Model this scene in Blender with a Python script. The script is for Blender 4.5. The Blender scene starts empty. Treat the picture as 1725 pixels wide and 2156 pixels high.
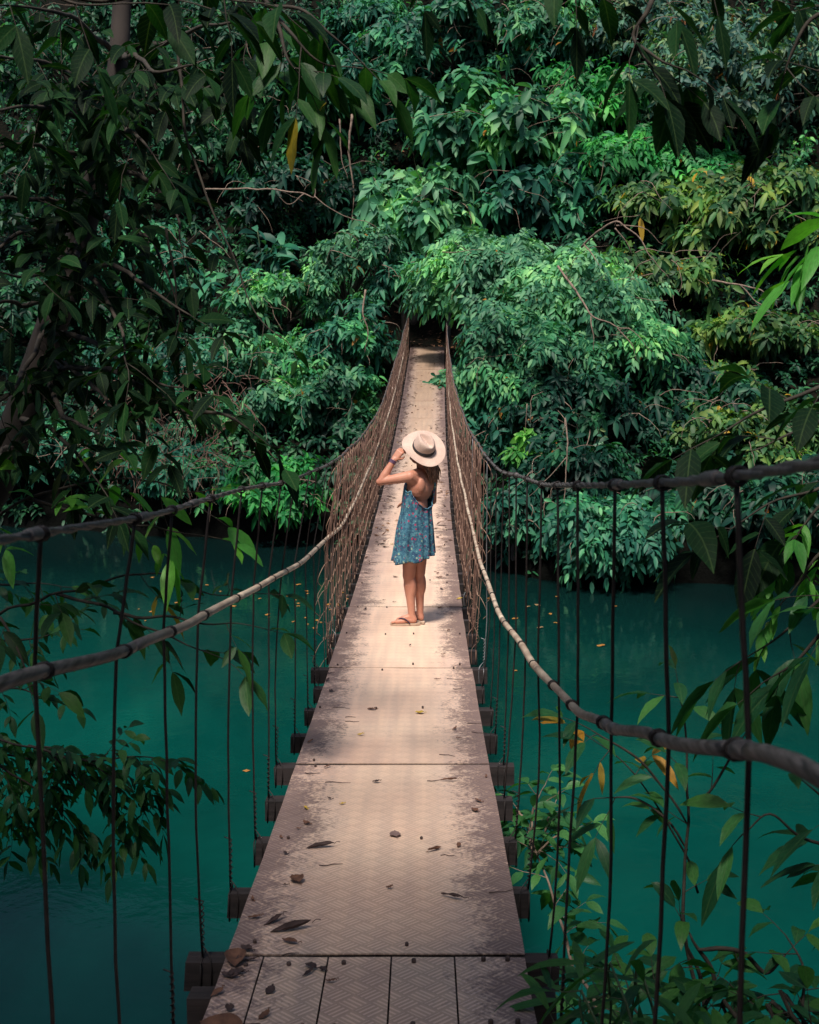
import bpy, math, random
import numpy as np
from mathutils import Vector, Matrix, noise as mnoise

S = bpy.context.scene
COL = S.collection
R = math.radians
TH = R(11.0)
CT, ST = math.cos(TH), math.sin(TH)
CZ = 7.0                      # camera height over the river
FD = 2650.0
rnd = random.Random(7)

# ------------------------------------------------------------------ helpers
def at(u, v, y):
    """world point at forward distance y seen along direction (u, v)"""
    a = (u - 862.5) / FD
    b = -(v - 1078.0) / FD
    d = (a, CT + b * ST, -ST + b * CT)
    k = y / d[1]
    return Vector((d[0] * k, y, CZ + d[2] * k))

def tag(o, label=None, cat=None, group=None, kind=None):
    if label: o['label'] = label
    if cat: o['category'] = cat
    if group: o['group'] = group
    if kind: o['kind'] = kind
    return o

def empty(name, loc, label, cat, group=None):
    o = bpy.data.objects.new(name, None)
    o.empty_display_size = 0.2
    COL.objects.link(o)
    o.location = loc
    return tag(o, label, cat, group)

def link_mesh(name, me, mats, parent=None):
    o = bpy.data.objects.new(name, me)
    for m in (mats if isinstance(mats, (list, tuple)) else [mats]):
        me.materials.append(m)
    COL.objects.link(o)
    if parent is not None:
        o.parent = parent
        o.matrix_parent_inverse = Matrix.Translation(-Vector(parent.location))
    return o

class MB:
    def __init__(s):
        s.v = []; s.f = []; s.m = []; s.uv = None
    def add(s, vs, fs, mi=0):
        n = len(s.v)
        s.v.extend([tuple(p) for p in vs])
        for f in fs:
            s.f.append(tuple(i + n for i in f)); s.m.append(mi)
    def tube(s, pts, rad, n=6, mi=0, cap=True):
        pts = [Vector(p) for p in pts]
        if not hasattr(rad, '__len__'): rad = [rad] * len(pts)
        vs = []; fs = []
        prev = None
        for i, p in enumerate(pts):
            d = (pts[min(i + 1, len(pts) - 1)] - pts[max(i - 1, 0)])
            if d.length < 1e-9: d = Vector((0, 0, 1))
            d.normalize()
            if prev is None:
                a = Vector((0, 0, 1)) if abs(d.z) < .9 else Vector((1, 0, 0))
                x = d.cross(a).normalized()
            else:
                x = (prev - d * prev.dot(d))
                x = x.normalized() if x.length > 1e-6 else d.orthogonal().normalized()
            prev = x
            y = d.cross(x)
            for k in range(n):
                a = 2 * math.pi * k / n
                vs.append(p + (x * math.cos(a) + y * math.sin(a)) * rad[i])
        for i in range(len(pts) - 1):
            for k in range(n):
                k2 = (k + 1) % n
                fs.append((i * n + k, i * n + k2, (i + 1) * n + k2, (i + 1) * n + k))
        if cap:
            fs.append(tuple(range(n))[::-1])
            fs.append(tuple((len(pts) - 1) * n + k for k in range(n)))
        s.add(vs, fs, mi)
    def box(s, c, sx, sy, sz, rx=0.0, mi=0, jit=0.0):
        M = Matrix.Rotation(rx, 3, 'X')
        c = Vector(c); vs = []
        for a in (-1, 1):
            for b in (-1, 1):
                for d in (-1, 1):
                    j = Vector((rnd.uniform(-jit, jit), rnd.uniform(-jit, jit), rnd.uniform(-jit, jit)))
                    vs.append(c + M @ Vector((a * sx / 2, b * sy / 2, d * sz / 2)) + j)
        s.add(vs, [(0, 1, 3, 2), (4, 6, 7, 5), (0, 4, 5, 1), (2, 3, 7, 6), (0, 2, 6, 4), (1, 5, 7, 3)], mi)
    def torus(s, c, axis, R1, r, n=10, m=5, mi=0):
        axis = Vector(axis).normalized(); x = axis.orthogonal().normalized(); y = axis.cross(x)
        c = Vector(c); vs = []; fs = []
        for i in range(n):
            a = 2 * math.pi * i / n
            d = x * math.cos(a) + y * math.sin(a)
            for k in range(m):
                b = 2 * math.pi * k / m
                vs.append(c + d * (R1 + r * math.cos(b)) + axis * r * math.sin(b))
        for i in range(n):
            for k in range(m):
                fs.append((i * m + k, ((i + 1) % n) * m + k, ((i + 1) % n) * m + (k + 1) % m, i * m + (k + 1) % m))
        s.add(vs, fs, mi)
    def build(s, name, mats, parent=None, smooth=True):
        me = bpy.data.meshes.new(name)
        me.from_pydata(s.v, [], s.f)
        me.polygons.foreach_set('material_index', s.m)
        me.polygons.foreach_set('use_smooth', [smooth] * len(s.f))
        me.update()
        return link_mesh(name, me, mats, parent)

def curve_pts(pts, n=6):
    """Catmull-Rom through control points"""
    P = [Vector(p) for p in pts]
    if len(P) < 3:
        return [P[0].lerp(P[-1], i / n) for i in range(n + 1)]
    out = []
    for i in range(len(P) - 1):
        p0 = P[i - 1] if i else P[0] * 2 - P[1]
        p1, p2 = P[i], P[i + 1]
        p3 = P[i + 2] if i + 2 < len(P) else P[-1] * 2 - P[-2]
        for k in range(n):
            t = k / n
            out.append(.5 * ((2 * p1) + (p2 - p0) * t + (2 * p0 - 5 * p1 + 4 * p2 - p3) * t * t + (3 * p1 - p0 - 3 * p2 + p3) * t ** 3))
    out.append(P[-1])
    return out

# ------------------------------------------------------------------ leaves
PROF = {
    2: ([0, .45, 1], [0, 1, 0]),
    3: ([0, .3, .68, 1], [0, .9, .85, 0]),
    4: ([0, .2, .5, .8, 1], [0, .72, 1, .62, 0]),
    6: ([0, .1, .27, .48, .68, .86, 1], [0, .42, .86, 1, .84, .4, 0]),
}
def leaf_mesh(name, P, D, N, L, W, droop, nseg, mats, parent, fold=.35, twist=None, wave=0.0):
    P = np.asarray(P, float); D = np.asarray(D, float); N = np.asarray(N, float)
    n = len(P)
    L = np.broadcast_to(np.asarray(L, float), (n,)); W = np.broadcast_to(np.asarray(W, float), (n,))
    droop = np.broadcast_to(np.asarray(droop, float), (n,))
    D = D / (np.linalg.norm(D, axis=1, keepdims=True) + 1e-9)
    Sd = np.cross(D, N); Sd /= (np.linalg.norm(Sd, axis=1, keepdims=True) + 1e-9)
    N = np.cross(Sd, D)
    ts, ws = PROF[nseg]
    k = len(ts) - 1
    rg = np.random.default_rng(n)
    ph = rg.uniform(0, 6.28, n); fo = fold * rg.uniform(.3, 1.5, n)
    mids = []
    for t in ts:
        m = P + D * (L * t * (1 - .25 * droop * t))[:, None]
        m[:, 2] -= droop * L * t * t * .75
        mids.append(m)
    left = []; right = []
    for i in range(1, k):
        w = (W * ws[i] * .5)
        wv = wave * W * np.sin(ph + i * 2.1)
        left.append(mids[i] + Sd * w[:, None] + N * (fo * w + wv)[:, None])
        right.append(mids[i] - Sd * w[:, None] + N * (fo * w - wv)[:, None])
    V = np.stack(mids + left + right, 1)
    nv = V.shape[1]
    Lf = lambda i: k + i
    Rt = lambda i: k + (k - 1) + i
    tris = [(0, 1, Lf(1)), (0, Rt(1), 1), (k - 1, k, Lf(k - 1)), (k - 1, Rt(k - 1), k)]
    quads = []
    for i in range(1, k - 1):
        quads.append((i, i + 1, Lf(i + 1), Lf(i))); quads.append((i, Rt(i), Rt(i + 1), i + 1))
    base = (np.arange(n) * nv)[:, None]
    tl = (base + np.array(tris).reshape(1, -1)).reshape(-1)
    loops = [tl]; starts = [np.arange(n * 4) * 3]
    if quads:
        ql = (base + np.array(quads).reshape(1, -1)).reshape(-1)
        loops.append(ql); starts.append(n * 12 + np.arange(n * len(quads)) * 4)
    loops = np.concatenate(loops).astype(np.int32); starts = np.concatenate(starts).astype(np.int32)
    me = bpy.data.meshes.new(name)
    me.vertices.add(n * nv); me.vertices.foreach_set('co', V.reshape(-1).astype(np.float32))
    me.loops.add(len(loops)); me.loops.foreach_set('vertex_index', loops)
    me.polygons.add(len(starts)); me.polygons.foreach_set('loop_start', starts)
    uvv = np.array([(t, .5) for t in ts] + [(ts[i], .5 + ws[i] * .5) for i in range(1, k)] + [(ts[i], .5 - ws[i] * .5) for i in range(1, k)])
    uvl = me.uv_layers.new(name='UVMap')
    uvl.data.foreach_set('uv', uvv[loops % nv].reshape(-1).astype(np.float32))
    me.update(calc_edges=True)
    me.polygons.foreach_set('use_smooth', np.ones(len(starts), bool))
    return link_mesh(name, me, mats, parent)

class Leaves:
    def __init__(s): s.P = []; s.D = []; s.N = []; s.L = []; s.W = []; s.dr = []
    def add(s, p, d, n, l, w, dr):
        s.P.append(p); s.D.append(d); s.N.append(n); s.L.append(np.broadcast_to(l, (len(p),))); s.W.append(np.broadcast_to(w, (len(p),))); s.dr.append(np.broadcast_to(dr, (len(p),)))
    def build(s, name, mats, parent, nseg=4, fold=.35, wave=0.0):
        c = np.concatenate
        return leaf_mesh(name, c(s.P), c(s.D), c(s.N), c(s.L), c(s.W), c(s.dr), nseg, mats, parent, fold, wave=wave)

def norm(a): return a / (np.linalg.norm(a, axis=-1, keepdims=True) + 1e-9)

def rosettes(Lv, C, A, rg, n=8, ll=.3, asp=.34, droop=.5):
    """whorl of n leaves at every shoot tip C with axis A"""
    m = len(C); A = norm(A)
    ref = norm(rg.normal(size=(m, 3)))
    X = norm(np.cross(A, ref)); Y = np.cross(A, X)
    for j in range(n):
        a = j * 2.4 + rg.uniform(-.3, .3, m)
        el = rg.uniform(-.25, .75, m) * (1 - j / n * .5)
        rad = X * np.cos(a)[:, None] + Y * np.sin(a)[:, None]
        d = norm(rad * np.cos(el)[:, None] + A * np.sin(el)[:, None])
        nn = norm(A * np.cos(el)[:, None] - rad * np.sin(el)[:, None] + rg.normal(size=(m, 3)) * .25)
        p = C - A * (j / n * ll * .7)[..., None] if False else C - A * (j / n * ll * .7)
        l = ll * rg.uniform(.45, 1.2, m)
        Lv.add(p, d, nn, l, l * asp * rg.uniform(.85, 1.15, m), droop * rg.uniform(.4, 1.5, m))

def pinnates(Lv, C, A, rg, n=4, pairs=5, ll=.16, asp=.36, droop=.35):
    """each shoot carries n feather leaves of paired leaflets"""
    m = len(C); A = norm(A)
    ref = norm(rg.normal(size=(m, 3)))
    X = norm(np.cross(A, ref)); Y = np.cross(A, X)
    for j in range(n):
        a = j * 6.28 / n + rg.uniform(-.5, .5, m)
        rad = X * np.cos(a)[:, None] + Y * np.sin(a)[:, None]
        el = rg.uniform(-.2, .6, m)
        d = norm(rad * np.cos(el)[:, None] + A * np.sin(el)[:, None])
        up = norm(A * np.cos(el)[:, None] - rad * np.sin(el)[:, None])
        sd = norm(np.cross(d, up))
        RL = ll * pairs * .5 * rg.uniform(.8, 1.15, m)
        for k in range(pairs + 1):
            t = (k + .6) / (pairs + .6)
            p = C + d * (RL * t)[:, None]; p = p.copy(); p[:, 2] -= droop * RL * t * t * .8
            dd = d.copy(); dd[:, 2] -= droop * t
            if k == pairs:
                Lv.add(p, dd, up, ll * rg.uniform(.8, 1.1, m), ll * asp, droop)
            else:
                for sg in (-1, 1):
                    l = ll * (1 - .5 * abs(t - .55)) * rg.uniform(.8, 1.15, m)
                    Lv.add(p, dd * .55 + sd * sg + rg.normal(size=(m, 3)) * .12, up, l, l * asp, droop * rg.uniform(.6, 1.4, m))

# ------------------------------------------------------------------ materials
def mat(name):
    m = bpy.data.materials.new(name); m.use_nodes = True
    nt = m.node_tree; b = nt.nodes['Principled BSDF']
    return m, nt, b
def ramp(nt, stops, interp='LINEAR'):
    r = nt.nodes.new('ShaderNodeValToRGB'); r.color_ramp.interpolation = interp
    e = r.color_ramp.elements
    while len(e) < len(stops): e.new(.5)
    for i, (p, c) in enumerate(stops):
        e[i].position = p; e[i].color = (*c, 1)
    return r
def node(nt, t, **kw):
    n = nt.nodes.new(t)
    for k, v in kw.items(): setattr(n, k, v)
    return n
def math_n(nt, op, a, b=None, c=None, clamp=False):
    n = nt.nodes.new('ShaderNodeMath'); n.operation = op; n.use_clamp = clamp
    for i, x in enumerate((a, b, c)):
        if x is None: continue
        if isinstance(x, (int, float)): n.inputs[i].default_value = x
        else: nt.links.new(x, n.inputs[i])
    return n.outputs[0]
def mixc(nt, f, a, b, blend='MIX'):
    n = nt.nodes.new('ShaderNodeMix'); n.data_type = 'RGBA'; n.blend_type = blend
    for s, x in ((n.inputs[0], f), (n.inputs[6], a), (n.inputs[7], b)):
        if isinstance(x, (int, float)): s.default_value = x
        elif isinstance(x, tuple): s.default_value = (*x, 1)
        else: nt.links.new(x, s)
    return n.outputs[2]
def noise_n(nt, co, scale, detail=4, rough=.55, dist=0):
    n = nt.nodes.new('ShaderNodeTexNoise'); n.inputs['Scale'].default_value = scale
    n.inputs['Detail'].default_value = detail; n.inputs['Roughness'].default_value = rough; n.inputs['Distortion'].default_value = dist
    if co is not None: nt.links.new(co, n.inputs['Vector'])
    return n
def bump(nt, b, h, strength, dist=.02):
    n = nt.nodes.new('ShaderNodeBump'); n.inputs['Strength'].default_value = strength; n.inputs['Distance'].default_value = dist
    nt.links.new(h, n.inputs['Height']); nt.links.new(n.outputs[0], b.inputs['Normal'])

def leaf_mat(name, cols, rough=.5, trans=.26, veins=False, odd=None, spec=.26, vary=True):
    m, nt, b = mat(name); L = nt.links
    g = node(nt, 'ShaderNodeNewGeometry')
    r = ramp(nt, [(i / (len(cols) - 1), c) for i, c in enumerate(cols)])
    L.new(g.outputs['Random Per Island'], r.inputs[0])
    colr = r.outputs[0]
    tc = node(nt, 'ShaderNodeTexCoord')
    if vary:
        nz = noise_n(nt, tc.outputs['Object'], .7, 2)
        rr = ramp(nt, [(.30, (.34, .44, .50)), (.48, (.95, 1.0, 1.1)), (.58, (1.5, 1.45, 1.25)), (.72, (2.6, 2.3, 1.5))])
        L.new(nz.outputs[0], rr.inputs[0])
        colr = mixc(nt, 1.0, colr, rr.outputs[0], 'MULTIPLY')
    if odd:
        # a few turning leaves
        t = math_n(nt, 'MULTIPLY', g.outputs['Random Per Island'], 977.0)
        t = math_n(nt, 'FRACT', t)
        t = math_n(nt, 'GREATER_THAN', t, odd[1])
        colr = mixc(nt, t, colr, odd[0])
    uv = node(nt, 'ShaderNodeUVMap')
    sp = node(nt, 'ShaderNodeSeparateXYZ'); L.new(uv.outputs[0], sp.inputs[0])
    mid = math_n(nt, 'ABSOLUTE', math_n(nt, 'SUBTRACT', sp.outputs[1], .5))
    if veins:
        rib = math_n(nt, 'LESS_THAN', mid, .028)
        sv = math_n(nt, 'FRACT', math_n(nt, 'MULTIPLY', math_n(nt, 'SUBTRACT', sp.outputs[0], math_n(nt, 'MULTIPLY', mid, .45)), 9.0))
        sv = math_n(nt, 'LESS_THAN', sv, .13)
        vv = math_n(nt, 'MAXIMUM', rib, math_n(nt, 'MULTIPLY', sv, .45))
        colr = mixc(nt, math_n(nt, 'MULTIPLY', vv, .28), colr, (.10, .17, .06))
        nb = noise_n(nt, uv.outputs[0], 9, 3)
        colr = mixc(nt, .5, colr, nb.outputs[0], 'OVERLAY')
        bump(nt, b, math_n(nt, 'ADD', math_n(nt, 'MULTIPLY', vv, -1.0), nb.outputs[0]), .35, .004)
    L.new(colr, b.inputs['Base Color'])
    b.inputs['Roughness'].default_value = rough
    b.inputs['Specular IOR Level'].default_value = spec
    tr = node(nt, 'ShaderNodeBsdfTranslucent')
    tcx = mixc(nt, 1.0, colr, (1.2, 1.5, .45), 'MULTIPLY')
    L.new(tcx, tr.inputs[0])
    mx = node(nt, 'ShaderNodeMixShader'); mx.inputs[0].default_value = trans
    L.new(b.outputs[0], mx.inputs[1]); L.new(tr.outputs[0], mx.inputs[2])
    L.new(mx.outputs[0], nt.nodes['Material Output'].inputs[0])
    return m

def simple(name, c1, c2, scale=8, rough=.8, bmp=.3, metal=0.0, dist=.01, stretch=None):
    m, nt, b = mat(name); tc = node(nt, 'ShaderNodeTexCoord'); co = tc.outputs['Object']
    if stretch:
        mp = node(nt, 'ShaderNodeMapping'); mp.inputs['Scale'].default_value = stretch
        nt.links.new(co, mp.inputs[0]); co = mp.outputs[0]
    nz = noise_n(nt, co, scale, 6, .62)
    r = ramp(nt, [(.32, c1), (.68, c2)]); nt.links.new(nz.outputs[0], r.inputs[0])
    nt.links.new(r.outputs[0], b.inputs['Base Color'])
    b.inputs['Roughness'].default_value = rough; b.inputs['Metallic'].default_value = metal
    if bmp: bump(nt, b, nz.outputs[0], bmp, dist)
    return m

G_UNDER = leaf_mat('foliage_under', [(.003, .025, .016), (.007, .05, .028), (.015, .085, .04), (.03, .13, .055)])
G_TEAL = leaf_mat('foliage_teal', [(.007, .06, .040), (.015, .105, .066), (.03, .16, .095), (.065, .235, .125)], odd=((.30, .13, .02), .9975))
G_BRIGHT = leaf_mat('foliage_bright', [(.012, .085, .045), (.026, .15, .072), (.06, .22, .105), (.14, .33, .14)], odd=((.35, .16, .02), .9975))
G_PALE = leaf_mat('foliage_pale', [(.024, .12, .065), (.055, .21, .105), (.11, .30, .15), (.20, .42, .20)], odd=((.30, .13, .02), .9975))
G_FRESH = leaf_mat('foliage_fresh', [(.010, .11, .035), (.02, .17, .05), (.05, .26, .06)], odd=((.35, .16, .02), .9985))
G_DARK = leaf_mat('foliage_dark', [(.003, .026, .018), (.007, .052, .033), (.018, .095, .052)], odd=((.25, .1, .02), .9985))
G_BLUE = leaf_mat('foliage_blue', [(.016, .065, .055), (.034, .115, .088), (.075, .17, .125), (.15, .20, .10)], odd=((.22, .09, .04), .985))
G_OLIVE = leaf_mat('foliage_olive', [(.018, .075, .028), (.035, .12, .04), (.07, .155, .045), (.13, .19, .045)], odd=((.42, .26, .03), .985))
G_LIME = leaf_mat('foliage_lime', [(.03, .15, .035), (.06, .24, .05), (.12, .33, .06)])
NEAR_DARK = leaf_mat('near_leaf_dark', [(.0015, .009, .005), (.004, .020, .008), (.011, .052, .014)], .6, .3, True, vary=False, spec=.10)
NEAR_MID = leaf_mat('near_leaf_mid', [(.006, .035, .012), (.013, .065, .018), (.035, .12, .022)], .5, .4, True, vary=False, spec=.25, odd=((.25, .2, .02), .97))
NEAR_LIGHT = leaf_mat('near_leaf_light', [(.05, .22, .04), (.08, .32, .05), (.16, .42, .05)], .42, .4, True, vary=False)
NEAR_SAP = leaf_mat('near_leaf_sapling', [(.010, .06, .025), (.022, .11, .035), (.05, .17, .035)], .42, .35, True, vary=False)
G_DRY = leaf_mat('dry_leaf', [(.05, .025, .018), (.10, .05, .03), (.16, .085, .05)], .8, .1)

BARK = simple('bark', (.035, .026, .022), (.12, .095, .08), 14, .9, .6, stretch=(1, 1, .35))
BARK_PALE = simple('bark_pale', (.004, .0035, .003), (.038, .03, .027), 3.2, .9, .6, stretch=(1, 1, .5))
TWIG = simple('twig_bark', (.014, .012, .009), (.05, .04, .03), 20, .85, .3)
TWIG_PALE = simple('dead_wood', (.10, .065, .05), (.30, .22, .17), 12, .85, .3)
GREEN_STEM = simple('green_stem', (.02, .05, .02), (.05, .09, .03), 20, .6, .1)

def hill_mat():
    m, nt, b = mat('forest_soil'); tc = node(nt, 'ShaderNodeTexCoord')
    n1 = noise_n(nt, tc.outputs['Object'], .5, 8, .6); n2 = noise_n(nt, tc.outputs['Object'], 9, 6, .7)
    r = ramp(nt, [(.3, (.002, .004, .003)), (.5, (.006, .006, .004)), (.72, (.03, .016, .012))]); nt.links.new(n2.outputs[0], r.inputs[0])
    c = mixc(nt, math_n(nt, 'MULTIPLY', n1.outputs[0], .5), r.outputs[0], (.002, .007, .005))
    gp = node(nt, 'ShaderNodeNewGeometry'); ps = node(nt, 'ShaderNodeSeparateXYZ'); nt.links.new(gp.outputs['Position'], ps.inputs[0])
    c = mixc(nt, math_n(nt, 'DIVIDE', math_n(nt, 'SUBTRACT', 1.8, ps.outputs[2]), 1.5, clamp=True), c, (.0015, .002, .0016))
    nt.links.new(c, b.inputs['Base Color']); b.inputs['Roughness'].default_value = .95; b.inputs['Specular IOR Level'].default_value = .1
    bump(nt, b, n2.outputs[0], .9, .15)
    return m
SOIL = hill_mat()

def water_mat():
    m, nt, b = mat('river_water'); tc = node(nt, 'ShaderNodeTexCoord'); L = nt.links
    n1 = noise_n(nt, tc.outputs['Object'], .16, 6, .6, .8)
    r = ramp(nt, [(.25, (.0006, .028, .025)), (.55, (.0010, .052, .043)), (.8, (.0015, .074, .058))]); L.new(n1.outputs[0], r.inputs[0])
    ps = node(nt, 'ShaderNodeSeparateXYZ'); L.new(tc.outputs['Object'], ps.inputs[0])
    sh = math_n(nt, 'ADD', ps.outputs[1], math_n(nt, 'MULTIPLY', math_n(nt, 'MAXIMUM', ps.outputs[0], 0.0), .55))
    L.new(mixc(nt, math_n(nt, 'DIVIDE', math_n(nt, 'SUBTRACT', sh, 18.0), 12.0, clamp=True), r.outputs[0], (.002, .010, .010)), b.inputs['Base Color'])  # bank shade painted into the water colour towards the far shore
    b.inputs['Roughness'].default_value = .06; b.inputs['IOR'].default_value = 1.33
    b.inputs['Specular IOR Level'].default_value = .24
    n2 = noise_n(nt, tc.outputs['Object'], 1.6, 4, .55, .6); n3 = noise_n(nt, tc.outputs['Object'], 9, 2, .5)
    h = math_n(nt, 'ADD', n2.outputs[0], math_n(nt, 'MULTIPLY', n3.outputs[0], .18))
    bump(nt, b, h, .07, .10)
    return m
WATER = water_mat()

# ------------------------------------------------------------------ bridge geometry functions
def deck_z(y): return CZ - 3.32 + .0037 * (y - 20.8) ** 2
def deck_x(y): return -.15 + .008 * y + .000275 * y * y
def interp(tab, y):
    if y <= tab[0][0]: return tab[0][1] + (y - tab[0][0]) * (tab[1][1] - tab[0][1]) / (tab[1][0] - tab[0][0])
    for (a, b), (c, d) in zip(tab, tab[1:]):
        if y <= c:
            t = (y - a) / (c - a); t = t * t * (3 - 2 * t) * .35 + t * .65
            return b + (d - b) * t
    return tab[-1][1]
CAB_H = {-1: [(0, 1.62), (3.4, 1.56), (8, 1.47), (12, 1.42), (17, 1.40), (24, 1.52), (31, 1.4), (38, 1.05)],
         1: [(0, 1.78), (2, 1.67), (4.4, 1.57), (7.4, 1.49), (12, 1.49), (17, 1.55), (24, 1.56), (31, 1.4), (38, 1.05)]}
CAB_X = {-1: [(0, .465), (2.1, .487), (3.4, .50), (8, .46), (20, .47), (38, .53)], 1: [(0, .56), (4, .57), (10, .60), (20, .58), (38, .55)]}
RAIL_H = {-1: [(0, 1.50), (1.9, 1.355), (2.8, 1.25), (3.6, 1.185), (7.8, .93), (10.8, .78), (20, .8), (38, .62)],
          1: [(0, 1.53), (1.3, 1.38), (2.1, 1.21), (2.65, 1.10), (3.24, 1.01), (4.7, .87), (6.8, .72), (9, .68), (11.8, .75), (20, .8), (38, .62)]}
RAIL_X = {-1: [(0, .50), (3.4, .525), (8, .53), (20, .53), (38, .55)], 1: [(0, .56), (4, .57), (10, .58), (20, .57), (38, .56)]}
def side_pt(y, s, HT, XT):
    return Vector((deck_x(y) + s * interp(XT[s], y), y, deck_z(y) + interp(HT[s], y)))
def wob(y, k): return mnoise.noise(Vector((y * .8, k * 7.3, 0)))

# ------------------------------------------------------------------ setting: water and banks
def grid_obj(name, xs, ys, zf, m, kind='structure'):
    xs = np.array(xs); ys = np.array(ys)
    vs = [(x, y, zf(x, y)) for y in ys for x in xs]
    nx = len(xs)
    fs = [(j * nx + i, j * nx + i + 1, (j + 1) * nx + i + 1, (j + 1) * nx + i) for j in range(len(ys) - 1) for i in range(nx - 1)]
    me = bpy.data.meshes.new(name); me.from_pydata(vs, [], fs)
    me.polygons.foreach_set('use_smooth', [True] * len(fs)); me.update()
    o = link_mesh(name, me, m); o['kind'] = kind
    return o

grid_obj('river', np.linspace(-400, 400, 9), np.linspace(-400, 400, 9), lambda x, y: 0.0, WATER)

def shore(x):
    s = 31.5 - .0 * x
    if x < -2: s = 31.5 + (-2 - x) * .28
    if x > 0: s = 31.5 - min(x, 3) * 1.2 - max(0, min(x - 3, 6)) * .1
    if x > 9: s -= (x - 9) * .35
    return s + .8 * mnoise.noise(Vector((x * .35, 0, 3)))
def hill_z(x, y):
    s = shore(x)
    d = y - s
    n = mnoise.noise(Vector((x * .16, y * .16, 0))) * 1.6 + mnoise.noise(Vector((x * .5, y * .5, 4))) * .5
    if d < 0: z = -2.0 + max(d, -6) * .3 + 1.9 * max(0, 1 + d / 2)
    elif d < 8: z = -.1 + 1.0 * min(1, d / .6) + d * .5
    else: z = 4.9 + (d - 8) * 1.05 - max(0, d - 30) * .5
    z += n * min(1, max(0, d) / 5) * .7
    # levelled landing at the end of the bridge and the cut behind it
    if y > s:
        w = max(0, 1 - max(0, abs(x - .55) - .9) / 1.6) * max(0, min(1, (y - 35.8) / 1.2)) * max(0, min(1, (41.5 - y) / 2.5))
        z = z * (1 - w) + (deck_z(37.2) - .12) * w
    return z
def spacing(*segs):
    out = []
    for a, b, s in segs: out += list(np.arange(a, b, s))
    return out + [segs[-1][1]]
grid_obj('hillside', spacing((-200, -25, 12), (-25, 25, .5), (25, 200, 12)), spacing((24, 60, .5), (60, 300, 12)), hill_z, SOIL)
def near_z(x, y):
    e = 2.0 + max(0, abs(x) - 3) * .9
    d = e - y
    n = mnoise.noise(Vector((x * .5, y * .5, 9))) * .25
    if d < 0: return -1.5
    top = CZ - 1.95
    return min(top, -.6 + d * 3.2) + n * min(1, d) + max(0, d - 6) * .08
grid_obj('near_bank', spacing((-120, -14, 8), (-14, 14, .4), (14, 120, 8)), spacing((-120, -10, 8), (-10, 60, .4)), near_z, SOIL)

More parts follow.
